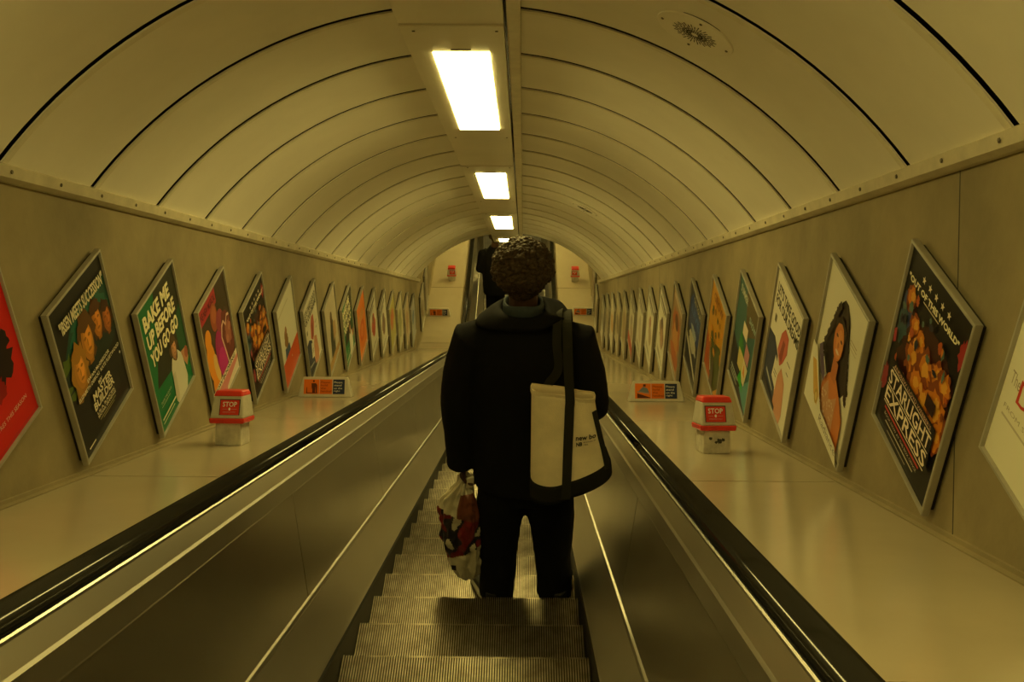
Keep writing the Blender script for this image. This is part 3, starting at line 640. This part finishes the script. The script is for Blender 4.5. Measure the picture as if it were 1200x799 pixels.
def sign(x, s, label, luggage, twist=0.0):
    e = empty('safety_sign', mw=frame_at(x, s, twist=twist)); tag(e, label, 'sign', 'orange and blue safety signs on the decks')
    g = hexa((-.172, -.030, 0), (.172, .060, 0), (-.142, -.005, .125), (.142, .020, .125))
    rounded('stand', g, MT['boxgrey'], e, .006)
    tl = math.atan2(.125, .025); mw = Matrix.Translation((-.004, -.0185, .065)) @ Matrix.Rotation(tl, 4, 'X')
    W_, H_ = .262, .098
    pl = link('sign_plate', mesh('sign_plate', *box_geo(-W_ / 2, W_ / 2, -H_ / 2, H_ / 2, -.003, .0015), pcol((.60, .50, .36))), e, mw=mw)
    it = [('r', .01, .03, .38, .97, ORG), ('r', .39, .03, .69, .97, (.66, .15, .015)), ('r', .71, .03, .99, .97, BLU)]
    if luggage:
        it += [('p', [(.06, .40), (.20, .78), (.30, .66), (.34, .40)], (.16, .18, .20)), ('p', [(.06, .06), (.06, .36), (.36, .10), (.36, .06)], DKO), ('r', .20, .78, .26, .92, DKO), ('p', [(.06, .44), (.34, .30), (.34, .36), (.06, .50)], (.35, .26, .2))]
    else:
        it += [('e', .245, .86, .022, .075, DKO), ('p', [(.20, .30), (.19, .72), (.30, .72), (.33, .60), (.33, .12), (.30, .12), (.29, .58), (.285, .10), (.215, .10), (.21, .45)], DKO), ('r', .07, .07, .34, .12, DKO), ('p', [(.07, .07), (.075, .46), (.09, .46), (.095, .07)], DKO)]
    for i, t in enumerate(('Please', 'hold', 'the', 'handrail')): it.append(('t', t, .42, .72 - .19 * i, .42 + (.22, .16, .12, .26)[i], .85 - .19 * i, (.25, .05, .01), .01))
    for i, t in enumerate(('Please', 'stand', 'on the', 'right')): it.append(('t', t, .735, .72 - .19 * i, .735 + (.20, .18, .20, .15)[i], .85 - .19 * i, (.66, .64, .58), .01))
    art(pl, it, W_, H_, z0=.0017)
    return e
stop_box(-1.00, 4.10, 'red stop button box on the near left deck below the pink poster', 1, -.06)
stop_box(0.965, 3.98, 'red stop button box with smudged pedestal on the near right deck', -1, .10, True)
sign(-1.045, 6.33, 'orange and blue sign with standing figure on the near left deck', False)
sign(1.02, 6.18, 'orange and blue sign with luggage picture on the near right deck', True)
sign(-1.05, S1 + .22, 'small distant orange sign at the bottom of the left deck', False)
sign(1.09, S1 + .27, 'small distant orange sign at the bottom of the right deck', True)
stop_box(-.93, S1 + 1.32, 'small distant red stop box at the bottom of the left deck', 1)
stop_box(1.01, S1 + 1.32, 'small distant red stop box at the bottom of the right deck', -1)

# ================================================================== PEOPLE
def tube_geo(pts, n=14):
    """pts: (x,y,z, r) or (x,y,z, rx, ry[, 'h']) ; rings are perpendicular to the path, 'h' keeps them horizontal"""
    P = [Vector(p[:3]) for p in pts]; V = []; Fc = []
    for i, p in enumerate(pts):
        d = (P[min(i + 1, len(P) - 1)] - P[max(i - 1, 0)]).normalized()
        hor = len(p) > 5
        rx = p[3]; ry = p[4] if len(p) > 4 else p[3]
        if hor: ex, ey = Vector((1, 0, 0)), Vector((0, 1, 0))
        else:
            ref = Vector((1, 0, 0)) if abs(d.x) < 0.8 else Vector((0, 1, 0))
            ey = d.cross(ref).normalized(); ex = ey.cross(d).normalized()
        for k in range(n):
            a = 2 * math.pi * k / n; V.append(P[i] + ex * (rx * math.cos(a)) + ey * (ry * math.sin(a)))
    for i in range(len(pts) - 1):
        for k in range(n):
            j = (k + 1) % n; Fc.append((i * n + k, i * n + j, (i + 1) * n + j, (i + 1) * n + k))
    Fc.append(tuple(reversed(range(n)))); Fc.append(tuple((len(pts) - 1) * n + k for k in range(n)))
    return V, Fc
def ball_geo(c, r, nu=14, nv=9):
    if not isinstance(r, (tuple, list)): r = (r, r, r)
    V = [Vector((c[0], c[1], c[2] - r[2]))]; Fc = []
    for i in range(1, nv):
        t = -math.pi / 2 + math.pi * i / nv
        for k in range(nu):
            a = 2 * math.pi * k / nu; V.append(Vector((c[0] + r[0] * math.cos(t) * math.cos(a), c[1] + r[1] * math.cos(t) * math.sin(a), c[2] + r[2] * math.sin(t))))
    V.append(Vector((c[0], c[1], c[2] + r[2]))); top = len(V) - 1
    for k in range(nu):
        j = (k + 1) % nu
        Fc.append((0, 1 + j, 1 + k)); Fc.append((top, top - nu + k, top - nu + j))
        for i in range(nv - 2): Fc.append((1 + i * nu + k, 1 + i * nu + j, 1 + (i + 1) * nu + j, 1 + (i + 1) * nu + k))
    return V, Fc
def limb(pts, n=14):
    """capsule chain: tube plus balls at the joints"""
    return [tube_geo(pts, n)] + [ball_geo(p[:3], p[3]) for p in pts]
def blob(name, geos, m, voxel, parent=None, smooth=3, wr=None):
    me = mesh(name, *join(*geos), m)
    o = bpy.data.objects.new('tmp', me); col.objects.link(o)
    md = o.modifiers.new('r', 'REMESH'); md.mode = 'VOXEL'; md.voxel_size = voxel
    if smooth:
        ms = o.modifiers.new('s', 'SMOOTH'); ms.iterations = smooth; ms.factor = 0.5
    dg = bpy.context.evaluated_depsgraph_get(); dg.update()
    me2 = bpy.data.meshes.new_from_object(o.evaluated_get(dg)); me2.name = name
    bpy.data.objects.remove(o); bpy.data.meshes.remove(me)
    me2.materials.clear(); me2.materials.append(m)
    if wr:
        amp, sc, st = wr
        for v in me2.vertices:
            q = Vector((v.co.x * sc, v.co.y * sc, v.co.z * sc * st))
            v.co += v.normal * amp * (noise.noise(q) + 0.6 * noise.noise(q * 2.3))
    me2.polygons.foreach_set('use_smooth', [True] * len(me2.polygons)); me2.update()
    return link(name, me2, parent)
def hand_geo(wr_, pdir, side, curl=0.5, k=1.0, palm_n=Vector((0, 1, 0))):
    """hand hanging from the wrist along pdir; palm_n is the palm normal, curl bends the fingers toward it"""
    wr_ = Vector(wr_); d = Vector(pdir).normalized(); pn = (palm_n - d * palm_n.dot(d)).normalized(); sd = d.cross(pn).normalized()
    g = []
    for t in (-.028, -.010, .010, .028): g += limb([(*(wr_ + sd * t * .6 * k), .017 * k), (*(wr_ + d * .085 * k + sd * t * k), .014 * k)], 8)
    for i, (t, L) in enumerate(((-.032, .066), (-.011, .078), (.011, .074), (.031, .058))):
        p = wr_ + d * .088 * k + sd * t * k; dd = d.copy(); pts = [(*p, .0105 * k)]
        for q in range(3):
            an = curl * (0.7 + .35 * q); dd = (dd * math.cos(an) + pn * math.sin(an)).normalized()
            p = p + dd * L * k * (0.42, .32, .26)[q]; pts.append((*p, (.0100, .0092, .0082)[q] * k))
        g += limb(pts, 8)
    p = wr_ + d * .025 * k + sd * -.030 * k * side * 1.0
    t1 = p + (d * .6 - sd * side * .55 + pn * .5).normalized() * .042 * k; t2 = t1 + (d * .8 - sd * side * .1 + pn * .55).normalized() * .034 * k
    g += limb([(*p, .015 * k), (*t1, .0115 * k), (*t2, .0095 * k)], 8)
    return g
def head_geo(c, turn=0.0):
    g = [ball_geo((0, 0, .03), (.074, .092, .098)), ball_geo((0, .035, -.045), (.056, .062, .075)), ball_geo((0, .075, -.095), (.028, .026, .024)), ball_geo((0, .070, .03), (.06, .03, .03)),
         tube_geo([(0, .088, .03, .008), (0, .108, -.012, .014), (0, .095, -.025, .012)], 8), ball_geo((0, .111, -.014), .013), ball_geo((.014, .10, -.02), .009), ball_geo((-.014, .10, -.02), .009),
         ball_geo((0, .092, -.055), (.024, .012, .006)), ball_geo((0, .092, -.066), (.022, .012, .007)), ball_geo((.036, .075, -.01), (.022, .018, .016)), ball_geo((-.036, .075, -.01), (.022, .018, .016))]
    for s_ in (-1, 1):
        g += [ball_geo((s_ * .078, -.005, .0), (.010, .018, .032)), ball_geo((s_ * .084, -.012, .008), (.008, .012, .022)), ball_geo((s_ * .030, .083, .017), (.013, .010, .010))]
    m3 = Matrix.Translation(c) @ Matrix.Rotation(turn, 4, 'Z')
    return [([m3 @ v for v in V], Fc) for V, Fc in g]
def shoe(name, x, y, toe, parent, ms, mso, L=.29, z0=0.0):
    m3 = Matrix.Translation((x, y, z0)) @ Matrix.Rotation(toe, 4, 'Z')
    def outline(s_, z): 
        pts = []
        for i in range(20):
            t = 2 * math.pi * i / 20; yy = math.sin(t) * L / 2; xx = math.cos(t) * (.040 + .010 * (math.sin(t) > 0) * abs(math.sin(t)))
            pts.append(m3 @ Vector((xx * s_, yy * (1 if s_ > .97 else .985), z)))
        return pts
    V = []; Fc = []
    for s_, z in ((.96, .002), (1.02, .006), (1.02, .026), (.97, .032)): V += outline(s_, z)
    for k in range(3):
        for i in range(20): j = (i + 1) % 20; Fc.append((k * 20 + i, k * 20 + j, (k + 1) * 20 + j, (k + 1) * 20 + i))
    Fc.append(tuple(reversed(range(20)))); Fc.append(tuple(60 + i for i in range(20)))
    g = [tube_geo([(0, -.135, .055, .030), (0, -.10, .062, .038), (0, -.02, .066, .040), (0, .06, .050, .040, .030), (0, .11, .040, .036, .022), (0, .137, .036, .018, .012)], 12), tube_geo([(0, -.075, .06, .042, .052, 'h'), (0, -.078, .115, .040, .050, 'h')], 14)]
    g = [([m3 @ v for v in V_], F_) for V_, F_ in g]
    o = blob(name, g, ms, .007, parent, 2)
    link('sole', mesh('sole', V, Fc, mso, True), o)
    lv_ = []
    for q in range(4): lv_.append(tube_geo([(-.022, .0 + q * .022, .092 - q * .010, .003), (0, .002 + q * .022, .097 - q * .010, .003), (.022, .0 + q * .022, .092 - q * .010, .003)], 6))
    link('laces', mesh('laces', *join(*[([m3 @ v for v in V_], F_) for V_, F_ in lv_]), mso, True), o)
    return o
def curls(name, c, r, n_, m, parent, size, turn, seed=1, low=-0.62):
    rr = random.Random(seed); gs = [];
    bm = bmesh.new(); bmesh.ops.create_icosphere(bm, subdivisions=1, radius=1.0)
    bv = [v.co.copy() for v in bm.verts]; bf = [tuple(v.index for v in f.verts) for f in bm.faces]; bm.free()
    rot = Matrix.Rotation(turn, 4, 'Z'); V = []; Fc = []
    gold = math.pi * (3 - math.sqrt(5))
    for i in range(n_):
        z = 1 - (i + .5) / n_ * (1 - low); q = math.sqrt(max(0, 1 - z * z)); a = gold * i
        d = Vector((q * math.cos(a), q * math.sin(a), z))
        if d.y > .55 and z < .35: continue          # leaves the face free
        wob = 1 + .07 * noise.noise(d * 3.2) + rr.uniform(-.055, .045)
        taper = 1.0 if z > -.1 else 1 - .22 * min(1, (-.1 - z) / .5)
        p = Vector((d.x * r[0] * taper, d.y * r[1] * taper, d.z * r[2])) * wob
        p = Vector(c) + rot @ p
        s_ = size * rr.uniform(.7, 1.35); ax = Matrix.Rotation(rr.uniform(0, 6.28), 3, 'X') @ Matrix.Rotation(rr.uniform(0, 6.28), 3, 'Y')
        sc = Vector((s_, s_ * rr.uniform(.5, .8), s_ * rr.uniform(.6, 1.0)))
        o = len(V)
        V += [p + ax @ Vector((v.x * sc.x, v.y * sc.y, v.z * sc.z)) for v in bv]; Fc += [tuple(k + o for k in f) for f in bf]
    g2 = ball_geo(c, (r[0] * .90, r[1] * .90, r[2] * .92), 24, 14)
    lowz = c[2] + r[2] * low
    V2 = [Vector((v.x, v.y, max(v.z, lowz))) for v in g2[0]]
    me = bpy.data.meshes.new(name); VV, FF = join((V, Fc), (V2, g2[1]))
    me.from_pydata([tuple(v) for v in VV], [], FF); me.materials.append(m); me.polygons.foreach_set('use_smooth', [True] * len(FF)); me.update()
    return link(name, me, parent)
def ribbon(name, pts, width, th, m, parent, wdir):
    """flat strap along pts; wdir(i) gives the width direction"""
    V = []; Fc = []; n_ = len(pts)
    for i, p in enumerate(pts):
        p = Vector(p); d = (Vector(pts[min(i + 1, n_ - 1)]) - Vector(pts[max(i - 1, 0)])).normalized()
        wv = wdir[i] if isinstance(wdir, list) else wdir
        wv = (wv - d * wv.dot(d)).normalized(); nv = d.cross(wv)
        V += [p - wv * width / 2 - nv * th / 2, p + wv * width / 2 - nv * th / 2, p + wv * width / 2 + nv * th / 2, p - wv * width / 2 + nv * th / 2]
    for i in range(n_ - 1):
        for j in range(4): k = (j + 1) % 4; Fc.append((i * 4 + j, i * 4 + k, i * 4 + 4 + k, i * 4 + 4 + j))
    Fc += [(3, 2, 1, 0), tuple(n_ * 4 - 4 + j for j in range(4))]
    return link(name, mesh(name, V, Fc, m, False), parent)
def smooth_path(pts, n_=6):
    out = []
    P = [Vector(p) for p in pts]
    for i in range(len(P) - 1):
        p0 = P[max(i - 1, 0)]; p1 = P[i]; p2 = P[i + 1]; p3 = P[min(i + 2, len(P) - 1)]
        for k in range(n_):
            t = k / n_
            out.append(0.5 * ((2 * p1) + (-p0 + p2) * t + (2 * p0 - 5 * p1 + 4 * p2 - p3) * t * t + (-p0 + 3 * p1 - 3 * p2 + p3) * t ** 3))
    out.append(P[-1]); return out

# ---- the man in the dark jacket
po = F(0.20, 4.80, NOSE_H) + Vector((0, -0.14, 0))
LW = (-.255, -.015, .845); RW = (.215, .235, 1.09)
bodyg = head_geo((-.005, .02, 1.685), -.22)
bodyg += [tube_geo([(0, -.02, 1.44, .075, .065, 'h'), (0, -.005, 1.52, .058, .058, 'h'), (0, .005, 1.62, .056, .060, 'h')])]
bodyg += [tube_geo([(0.01, 0, .80, .15, .10, 'h'), (0.01, 0, .95, .15, .10, 'h'), (0.01, 0, 1.15, .15, .10, 'h'), (0.01, 0, 1.38, .16, .09, 'h'), (0, -.01, 1.47, .08, .06, 'h')], 20)]
bodyg += limb([(-.17, 0, 1.41, .052), (-.262, -.03, 1.12, .042), (*LW, .030)]) + limb([(.18, 0, 1.41, .052), (.275, -.05, 1.13, .042), (*RW, .030)])
bodyg += limb([(-.085, 0, .84, .085), (-.10, .02, .47, .058), (-.115, -.045, .10, .040)]) + limb([(.105, 0, .84, .085), (.135, .02, .47, .058), (.15, -.045, .10, .040)])
bodyg += hand_geo((LW[0], LW[1], LW[2] - .01), (0.02, .0, -1), 1, .62, 1.0, Vector((1, 0, 0)))
bodyg += hand_geo(RW, (-.10, 1, -.15), -1, .45, 1.0, Vector((0, 0, -1)))
man = blob('person', bodyg, MT['skin'], .0062, None, 2)
man.location = po
tag(man, 'person in black jacket and trousers seen from behind, carrying a canvas tote', 'person')
# jacket
jg = [tube_geo([(.005, -.01, .715, .215, .150, 'h'), (.005, -.005, .85, .216, .150, 'h'), (.01, -.005, 1.02, .212, .142, 'h'), (.01, -.01, 1.22, .222, .142, 'h'), (.01, -.012, 1.36, .218, .128, 'h'), (.005, -.012, 1.44, .180, .108, 'h'), (.0, -.012, 1.50, .115, .088, 'h'), (0, -.01, 1.535, .085, .078, 'h')], 28)]
jg += [tube_geo([(-.10, -.005, 1.470, .076), (-.203, -.005, 1.42, .080), (-.245, -.018, 1.27, .076), (-.262, -.03, 1.12, .072), (-.264, -.028, .98, .066), (-.260, -.022, .800, .062)], 16), ball_geo((-.205, -.005, 1.405), .079)]
jg += [tube_geo([(.10, -.005, 1.470, .078), (.213, -.005, 1.415, .082), (.258, -.025, 1.27, .076), (.282, -.05, 1.14, .072)], 16), ball_geo((.212, -.005, 1.40), .081), ball_geo((.282, -.048, 1.135), .070), tube_geo([(.282, -.05, 1.135, .070), (.258, .07, 1.11, .064), (.222, .20, 1.09, .056)], 16)]
jacket = blob('jacket', jg, MT['jacket'], .010, man, 4, (.009, 7.0, .55))
# broad turned-down collar
V = []; Fc = []; NC = 40
prof = [(0.080, .080, 1.535, 0), (.086, .088, 1.566, 0), (.095, .096, 1.572, .1), (.130, .104, 1.556, .4), (.182, .118, 1.520, 1.0), (.186, .120, 1.510, 1.0), (.150, .106, 1.505, .5)]
for rx, ry, z, k in prof:
    for i in range(NC):
        t = R(-235) + R(290) * i / (NC - 1)
        cxv, syv = math.cos(t), math.sin(t)
        bump = k * (.034 * math.exp(-((cxv - .75) / .22) ** 2)) + k * .022 * max(0, -syv) ** 2 - .012 * k * max(0, -cxv) ** 3
        V.append(Vector((.0 + rx * cxv, -.010 + ry * syv, z + bump)))
for k in range(len(prof) - 1):
    for i in range(NC - 1): Fc.append((k * NC + i, k * NC + i + 1, (k + 1) * NC + i + 1, (k + 1) * NC + i))
co = link('collar', mesh('collar', V, Fc, MT['jacket'], True), jacket)
# inner knit neckline
ng = []
V = []; Fc = []
for rx, ry, z in ((.060, .062, 1.50), (.063, .066, 1.568), (.070, .072, 1.590), (.076, .078, 1.592), (.080, .082, 1.575), (.080, .082, 1.53)):
    for i in range(32):
        t = 2 * math.pi * i / 32; V.append(Vector((rx * math.cos(t), ry * math.sin(t) - .004, z + .004 * math.sin(3 * t) - .012 * math.sin(t))))
for k in range(5):
    for i in range(32): j = (i + 1) % 32; Fc.append((k * 32 + i, k * 32 + j, (k + 1) * 32 + j, (k + 1) * 32 + i))
link('shirt_collar', mesh('shirt_collar', V, Fc, MT['shirt'], True), man)
# trousers
tg = [tube_geo([(.01, 0, .88, .165, .120, 'h'), (.012, 0, .74, .185, .125, 'h'), (.014, -.002, .64, .195, .125, 'h')], 24)]
tg += [tube_geo([(-.080, 0, .76, .105, .120, 'h'), (-.090, 0, .60, .112, .118, 'h'), (-.100, .008, .45, .097, .105, 'h'), (-.107, .0, .28, .086, .096, 'h'), (-.112, -.012, .10, .080, .092, 'h'), (-.113, -.012, .035, .082, .094, 'h')], 20)]
tg += [tube_geo([(.105, 0, .76, .105, .120, 'h'), (.118, 0, .60, .112, .118, 'h'), (.132, .008, .45, .097, .105, 'h'), (.142, .0, .28, .086, .096, 'h'), (.150, -.012, .10, .080, .092, 'h'), (.151, -.012, .035, .082, .094, 'h')], 20)]
blob('trousers', tg, MT['trouser'], .010, man, 3, (.006, 9.0, .6))
shoe('shoe', -.165, .010, .45, man, MT['shoe'], MT['sole'])
shoe('shoe', .188, .020, -.22, man, MT['shoe'], MT['sole'])
curls('hair', (-.004, -.012, 1.732), (.107, .117, .108), 1600, MT['hair'], man, .0135, -.22, 3, -.90)
# ---- canvas tote hanging from the right shoulder
tote = empty('tote_bag', po + Vector((.19, -.235, .87)))
tag(tote, 'cream canvas tote bag with dark straps and dark base hanging at the right hip', 'bag')
def tote_at(sv, v, front=True):
    """sv across the bag -1..1, v height 0..1"""
    xl = -.157; xr = .085 + .050 * (1 - v) + .024 * (1 - v) ** 3
    q = (sv + 1) / 2
    x = xl + (xr - xl) * q
    hd = (.028 + .058 * (1 - v) ** 1.2) * max(0.0, 1 - abs(sv) ** 5) ** .2
    zb = -.02 * math.sin(min(q / .5, 1) * math.pi) + .125 * q ** 2.2
    zt = .463 - .050 * q - .010 * math.sin(q * math.pi)
    z = zb + (zt - zb) * v
    wv = .006 * math.sin(q * 9 + v * 4) * (.3 + .7 * v) + .004 * math.sin(v * 11 + q * 5)
    return Vector((x, (-hd if front else hd) + wv - .055 * (1 - v) + .03, z))
def tote_surf(u, v, th):
    if u < .5: return tote_at(math.sin(math.pi * (u * 2 - .5)), v, True)
    return tote_at(math.sin(math.pi * (.5 - (u - .5) * 2)), v, False)
TU, TV = 64, 22
def tote_patch(name, v0, v1, m, nv, off=0.0, bottom=False):
    V = []; Fc = []
    for j in range(nv + 1):
        v = v0 + (v1 - v0) * j / nv
        for i in range(TU):
            p = tote_surf(i / TU, v, 0); q = Vector((p.x - .012, p.y, 0)); 
            if q.length > 0 and off: p = p + q.normalized() * off
            V.append(p)
    for j in range(nv):
        for i in range(TU): k = (i + 1) % TU; Fc.append((j * TU + i, j * TU + k, (j + 1) * TU + k, (j + 1) * TU + i))
    if bottom:
        c = Vector((.02, 0, -.012)); V.append(c)
        for i in range(TU): Fc.append((len(V) - 1, (i + 1) % TU, i))
    me = mesh(name, V, Fc, m, True); o = link(name, me, tote)
    sd = o.modifiers.new('thick', 'SOLIDIFY'); sd.thickness = .003; sd.offset = -1
    return o
tote_patch('bag_body', .10, 1.0, MT['canvas'], 18)
tote_patch('bag_base', 0.0, .17, MT['base'], 4, .003, True)
def on_face(x, v, off=.004):
    """point on the camera-facing side at abscissa x"""
    xl = -.157; xr = .085 + .050 * (1 - v) + .024 * (1 - v) ** 3
    sv = max(-.999, min(.999, (x - xl) / (xr - xl) * 2 - 1))
    p = tote_at(sv, v, True); return Vector((p.x, p.y - off, p.z))
SXX = -.010
shp = Vector((.165, -.045, 1.535))
def loc_t(p): return Vector(p) + po - tote.location
st1 = [on_face(SXX - .008 * (1 - v), v, .007) for v in (.02, .15, .3, .45, .6, .75, .9, 1.0)]
st_up = [loc_t(p) for p in ((.172, -.205, 1.40), (.168, -.158, 1.50), (.166, -.095, 1.545), (.168, -.02, 1.545), (.175, .07, 1.505), (.185, .125, 1.40))]
path1 = smooth_path(st1 + st_up, 4)
ribbon('strap', path1, .036, .004, MT['webbing'], tote, Vector((1, 0, .05)))
bk = [tote_surf(.75 + .08, v, 0) + Vector((0, .006, 0)) for v in (.05, .3, .6, .9, 1.0)]
path2 = smooth_path(bk + [loc_t(p) for p in ((.135, -.165, 1.38), (.128, -.140, 1.48), (.130, -.085, 1.552), (.135, -.01, 1.552), (.15, .085, 1.50), (.16, .13, 1.38))], 4)
ribbon('strap', path2, .034, .004, MT['webbing'], tote, Vector((1, 0, .05)))
st3 = [on_face(.074 + .075 * (1 - v), v, .006) for v in (.10, .3, .5, .7, .86)]
ribbon('side_strap', smooth_path(st3, 4), .026, .004, MT['webbing'], tote, Vector((.6, .8, 0)))
ribbon('top_hem', smooth_path([tote_surf(i / 24, .985, 0) + (Vector((tote_surf(i / 24, .985, 0).x, tote_surf(i / 24, .985, 0).y, 0)).normalized() * .0025) for i in range(25)], 1), .022, .003, MT['canvas'], tote, Vector((0, 0, 1)))
def tote_print(s_, x0, x1, v0, v1, bold, slope=0.0):
    V, Fc = text_geo(s_, bold); P = []
    for x, y in V:
        xx = x0 + (x1 - x0) * x; P.append(on_face(xx, v0 + (v1 - v0) * y + slope * x, .0035))
    link('printed_text', mesh('printed_text', P, Fc, MT['base']), tote)
tote_print('new bo', .016, .092, .555, .615, .022)
tote_print('NB', .018, .041, .490, .535, .03, .0)
tote_print('BOSTON, M', .046, .090, .517, .535, .0)
tote_print('1906', .046, .063, .488, .506, .0)
# ---- plastic carrier bag in the left hand
cb = empty('carrier_bag', po + Vector((-.245, -.03, .14)))
tag(cb, 'crumpled cream plastic carrier bag with red and black print held in left hand', 'bag')
V = []; Fc = []; FMi = []; NU, NV = 96, 110
def cb_pt(u, v):
    a = u * 2 * math.pi
    wprof = [(0, .020), (.04, .052), (.14, .072), (.35, .082), (.55, .088), (.70, .092), (.80, .075), (.90, .040), (1.0, .018)]
    for (v0, w0), (v1, w1) in zip(wprof, wprof[1:]):
        if v0 <= v <= v1: wd = w0 + (w1 - w0) * (v - v0) / (v1 - v0); break
    lean = -.030 * math.sin(min(v / .8, 1) * math.pi * .55) + .030 * max(0, v - .75) / .25
    x = wd * math.cos(a) + lean; y = wd * .55 * math.sin(a)
    nz = noise.noise(Vector((math.cos(a) * 2.2, math.sin(a) * 2.2, v * 6))) + .6 * noise.noise(Vector((math.cos(a) * 5, math.sin(a) * 5, v * 13)))
    k = .020 * nz
    return Vector((x + math.cos(a) * k, y + math.sin(a) * k, .60 * v + .010 * nz))
for j in range(NV + 1):
    for i in range(NU): V.append(cb_pt(i / NU, j / NV))
rr = random.Random(2)
def cb_mat(i, j):
    u, v = i / NU, j / NV
    q = noise.noise(Vector((math.cos(u * 6.283) * 2.0 + 3, math.sin(u * 6.283) * 2.0, v * 7)))
    x = -math.cos(u * 2 * math.pi)
    lo = .30 + .06 * math.cos(u * 6.28); hi = .66 - .07 * math.cos(u * 6.28)
    if lo < v < hi: return 1 if q > .02 else (2 if q > -.32 else 0)
    if v > hi and -.1 < math.cos(u * 6.28) and v < .86: return 3
    return 0
for j in range(NV):
    for i in range(NU):
        k = (i + 1) % NU; Fc.append((j * NU + i, j * NU + k, (j + 1) * NU + k, (j + 1) * NU + i)); FMi.append(cb_mat(i, j))
Fc.append(tuple(reversed(range(NU)))); FMi.append(0)
MT['bagred'] = mat('bag red print', (.22, .02, .02), .35, var=.3, scale=25); MT['bagdark'] = mat('bag dark print', (.02, .018, .022), .35); MT['bagred2'] = mat('bag dull red print', (.20, .06, .03), .4)
me = mesh('bag_body', V, Fc, [MT['plastic'], MT['bagred'], MT['bagdark'], MT['bagred2']], True, FMi)
cbo = link('bag_body', me, cb)
hc = Vector((LW[0] + .028, LW[1], LW[2] - .125)) + po - cb.location
for sx_ in (-1, 1):
    pts = smooth_path([(sx_ * .020 + .0, -.02 * sx_, .555), (.012 + sx_ * .012, -.012 * sx_, .60), hc + Vector((0, 0, .004)), ], 5)
    ribbon('handle', pts, .030, .002, MT['plastic'], cb, Vector((1, .3, 0)))
sq = []
for (du, dv) in ((0, 0), (.035, 0), (.035, .05), (0, .05)):
    p = cb_pt(.70 - .02 + du - .05, .14 + dv); sq.append(p + Vector((p.x, p.y * 2, 0)).normalized() * .004)
link('printed_mark', mesh('printed_mark', sq, [(0, 1, 2, 3)], MT['bagdark']), cb)

# ---- the distant person in black on the level steps below
p2 = Vector((-.235, YFLAT + 1.02, 0.0))
g2 = head_geo((0, .02, 1.61), .1)
g2 += [tube_geo([(0, -.01, 1.36, .07, .06, 'h'), (0, 0, 1.54, .052, .054, 'h')]), tube_geo([(0, 0, .80, .13, .09, 'h'), (0, 0, 1.1, .13, .09, 'h'), (0, 0, 1.34, .15, .08, 'h'), (0, 0, 1.42, .08, .06, 'h')], 16)]
g2 += limb([(-.16, 0, 1.34, .045), (-.235, -.02, 1.08, .036), (-.20, .14, .98, .028)]) + limb([(.16, 0, 1.34, .045), (.235, -.02, 1.08, .036), (.20, .14, .98, .028)])
g2 += hand_geo((-.20, .14, .98), (.2, 1, -.2), 1, .5, .95, Vector((0, 0, -1))) + hand_geo((.20, .14, .98), (-.2, 1, -.2), -1, .5, .95, Vector((0, 0, -1)))
g2 += limb([(-.07, 0, .82, .075), (-.075, .02, .45, .052), (-.075, -.04, .09, .038)]) + limb([(.07, 0, .82, .075), (.085, .02, .45, .052), (.09, -.04, .09, .038)])
p2o = blob('person', g2, MT['skin'], .0085, None, 2); p2o.location = p2
tag(p2o, 'distant person in black far down the escalator, left of the curly head', 'person')
blob('coat', [tube_geo([(0, 0, .66, .19, .14, 'h'), (0, 0, .95, .205, .14, 'h'), (0, 0, 1.2, .215, .135, 'h'), (0, 0, 1.34, .20, .115, 'h'), (0, 0, 1.42, .12, .085, 'h'), (0, 0, 1.47, .08, .07, 'h')], 20),
              tube_geo([(-.12, 0, 1.37, .07), (-.19, 0, 1.33, .072), (-.235, -.02, 1.08, .062), (-.205, .12, .985, .05)]), tube_geo([(.12, 0, 1.37, .07), (.19, 0, 1.33, .072), (.235, -.02, 1.08, .062), (.205, .12, .985, .05)]),
              ball_geo((-.185, 0, 1.33), .074), ball_geo((.185, 0, 1.33), .074), ball_geo((-.235, -.02, 1.08), .06), ball_geo((.235, -.02, 1.08), .06)], MT['jacket'], .014, p2o, 3, (.006, 8, .6))
blob('trousers', [tube_geo([(0, 0, .82, .15, .11, 'h'), (0, 0, .70, .155, .11, 'h')], 18)] + [tube_geo([(s_ * .07, 0, .76, .085, .10, 'h'), (s_ * .075, .01, .45, .075, .085, 'h'), (s_ * .08, -.01, .05, .065, .075, 'h')], 16) for s_ in (-1, 1)], MT['trouser'], .014, p2o, 2)
shoe('shoe', -.08, .03, .1, p2o, MT['shoe'], MT['shoe'], .27); shoe('shoe', .09, .03, -.1, p2o, MT['shoe'], MT['shoe'], .27)
curls('hair', (0, -.008, 1.65), (.086, .102, .092), 500, MT['hair'], p2o, .012, .1, 5, -.8)
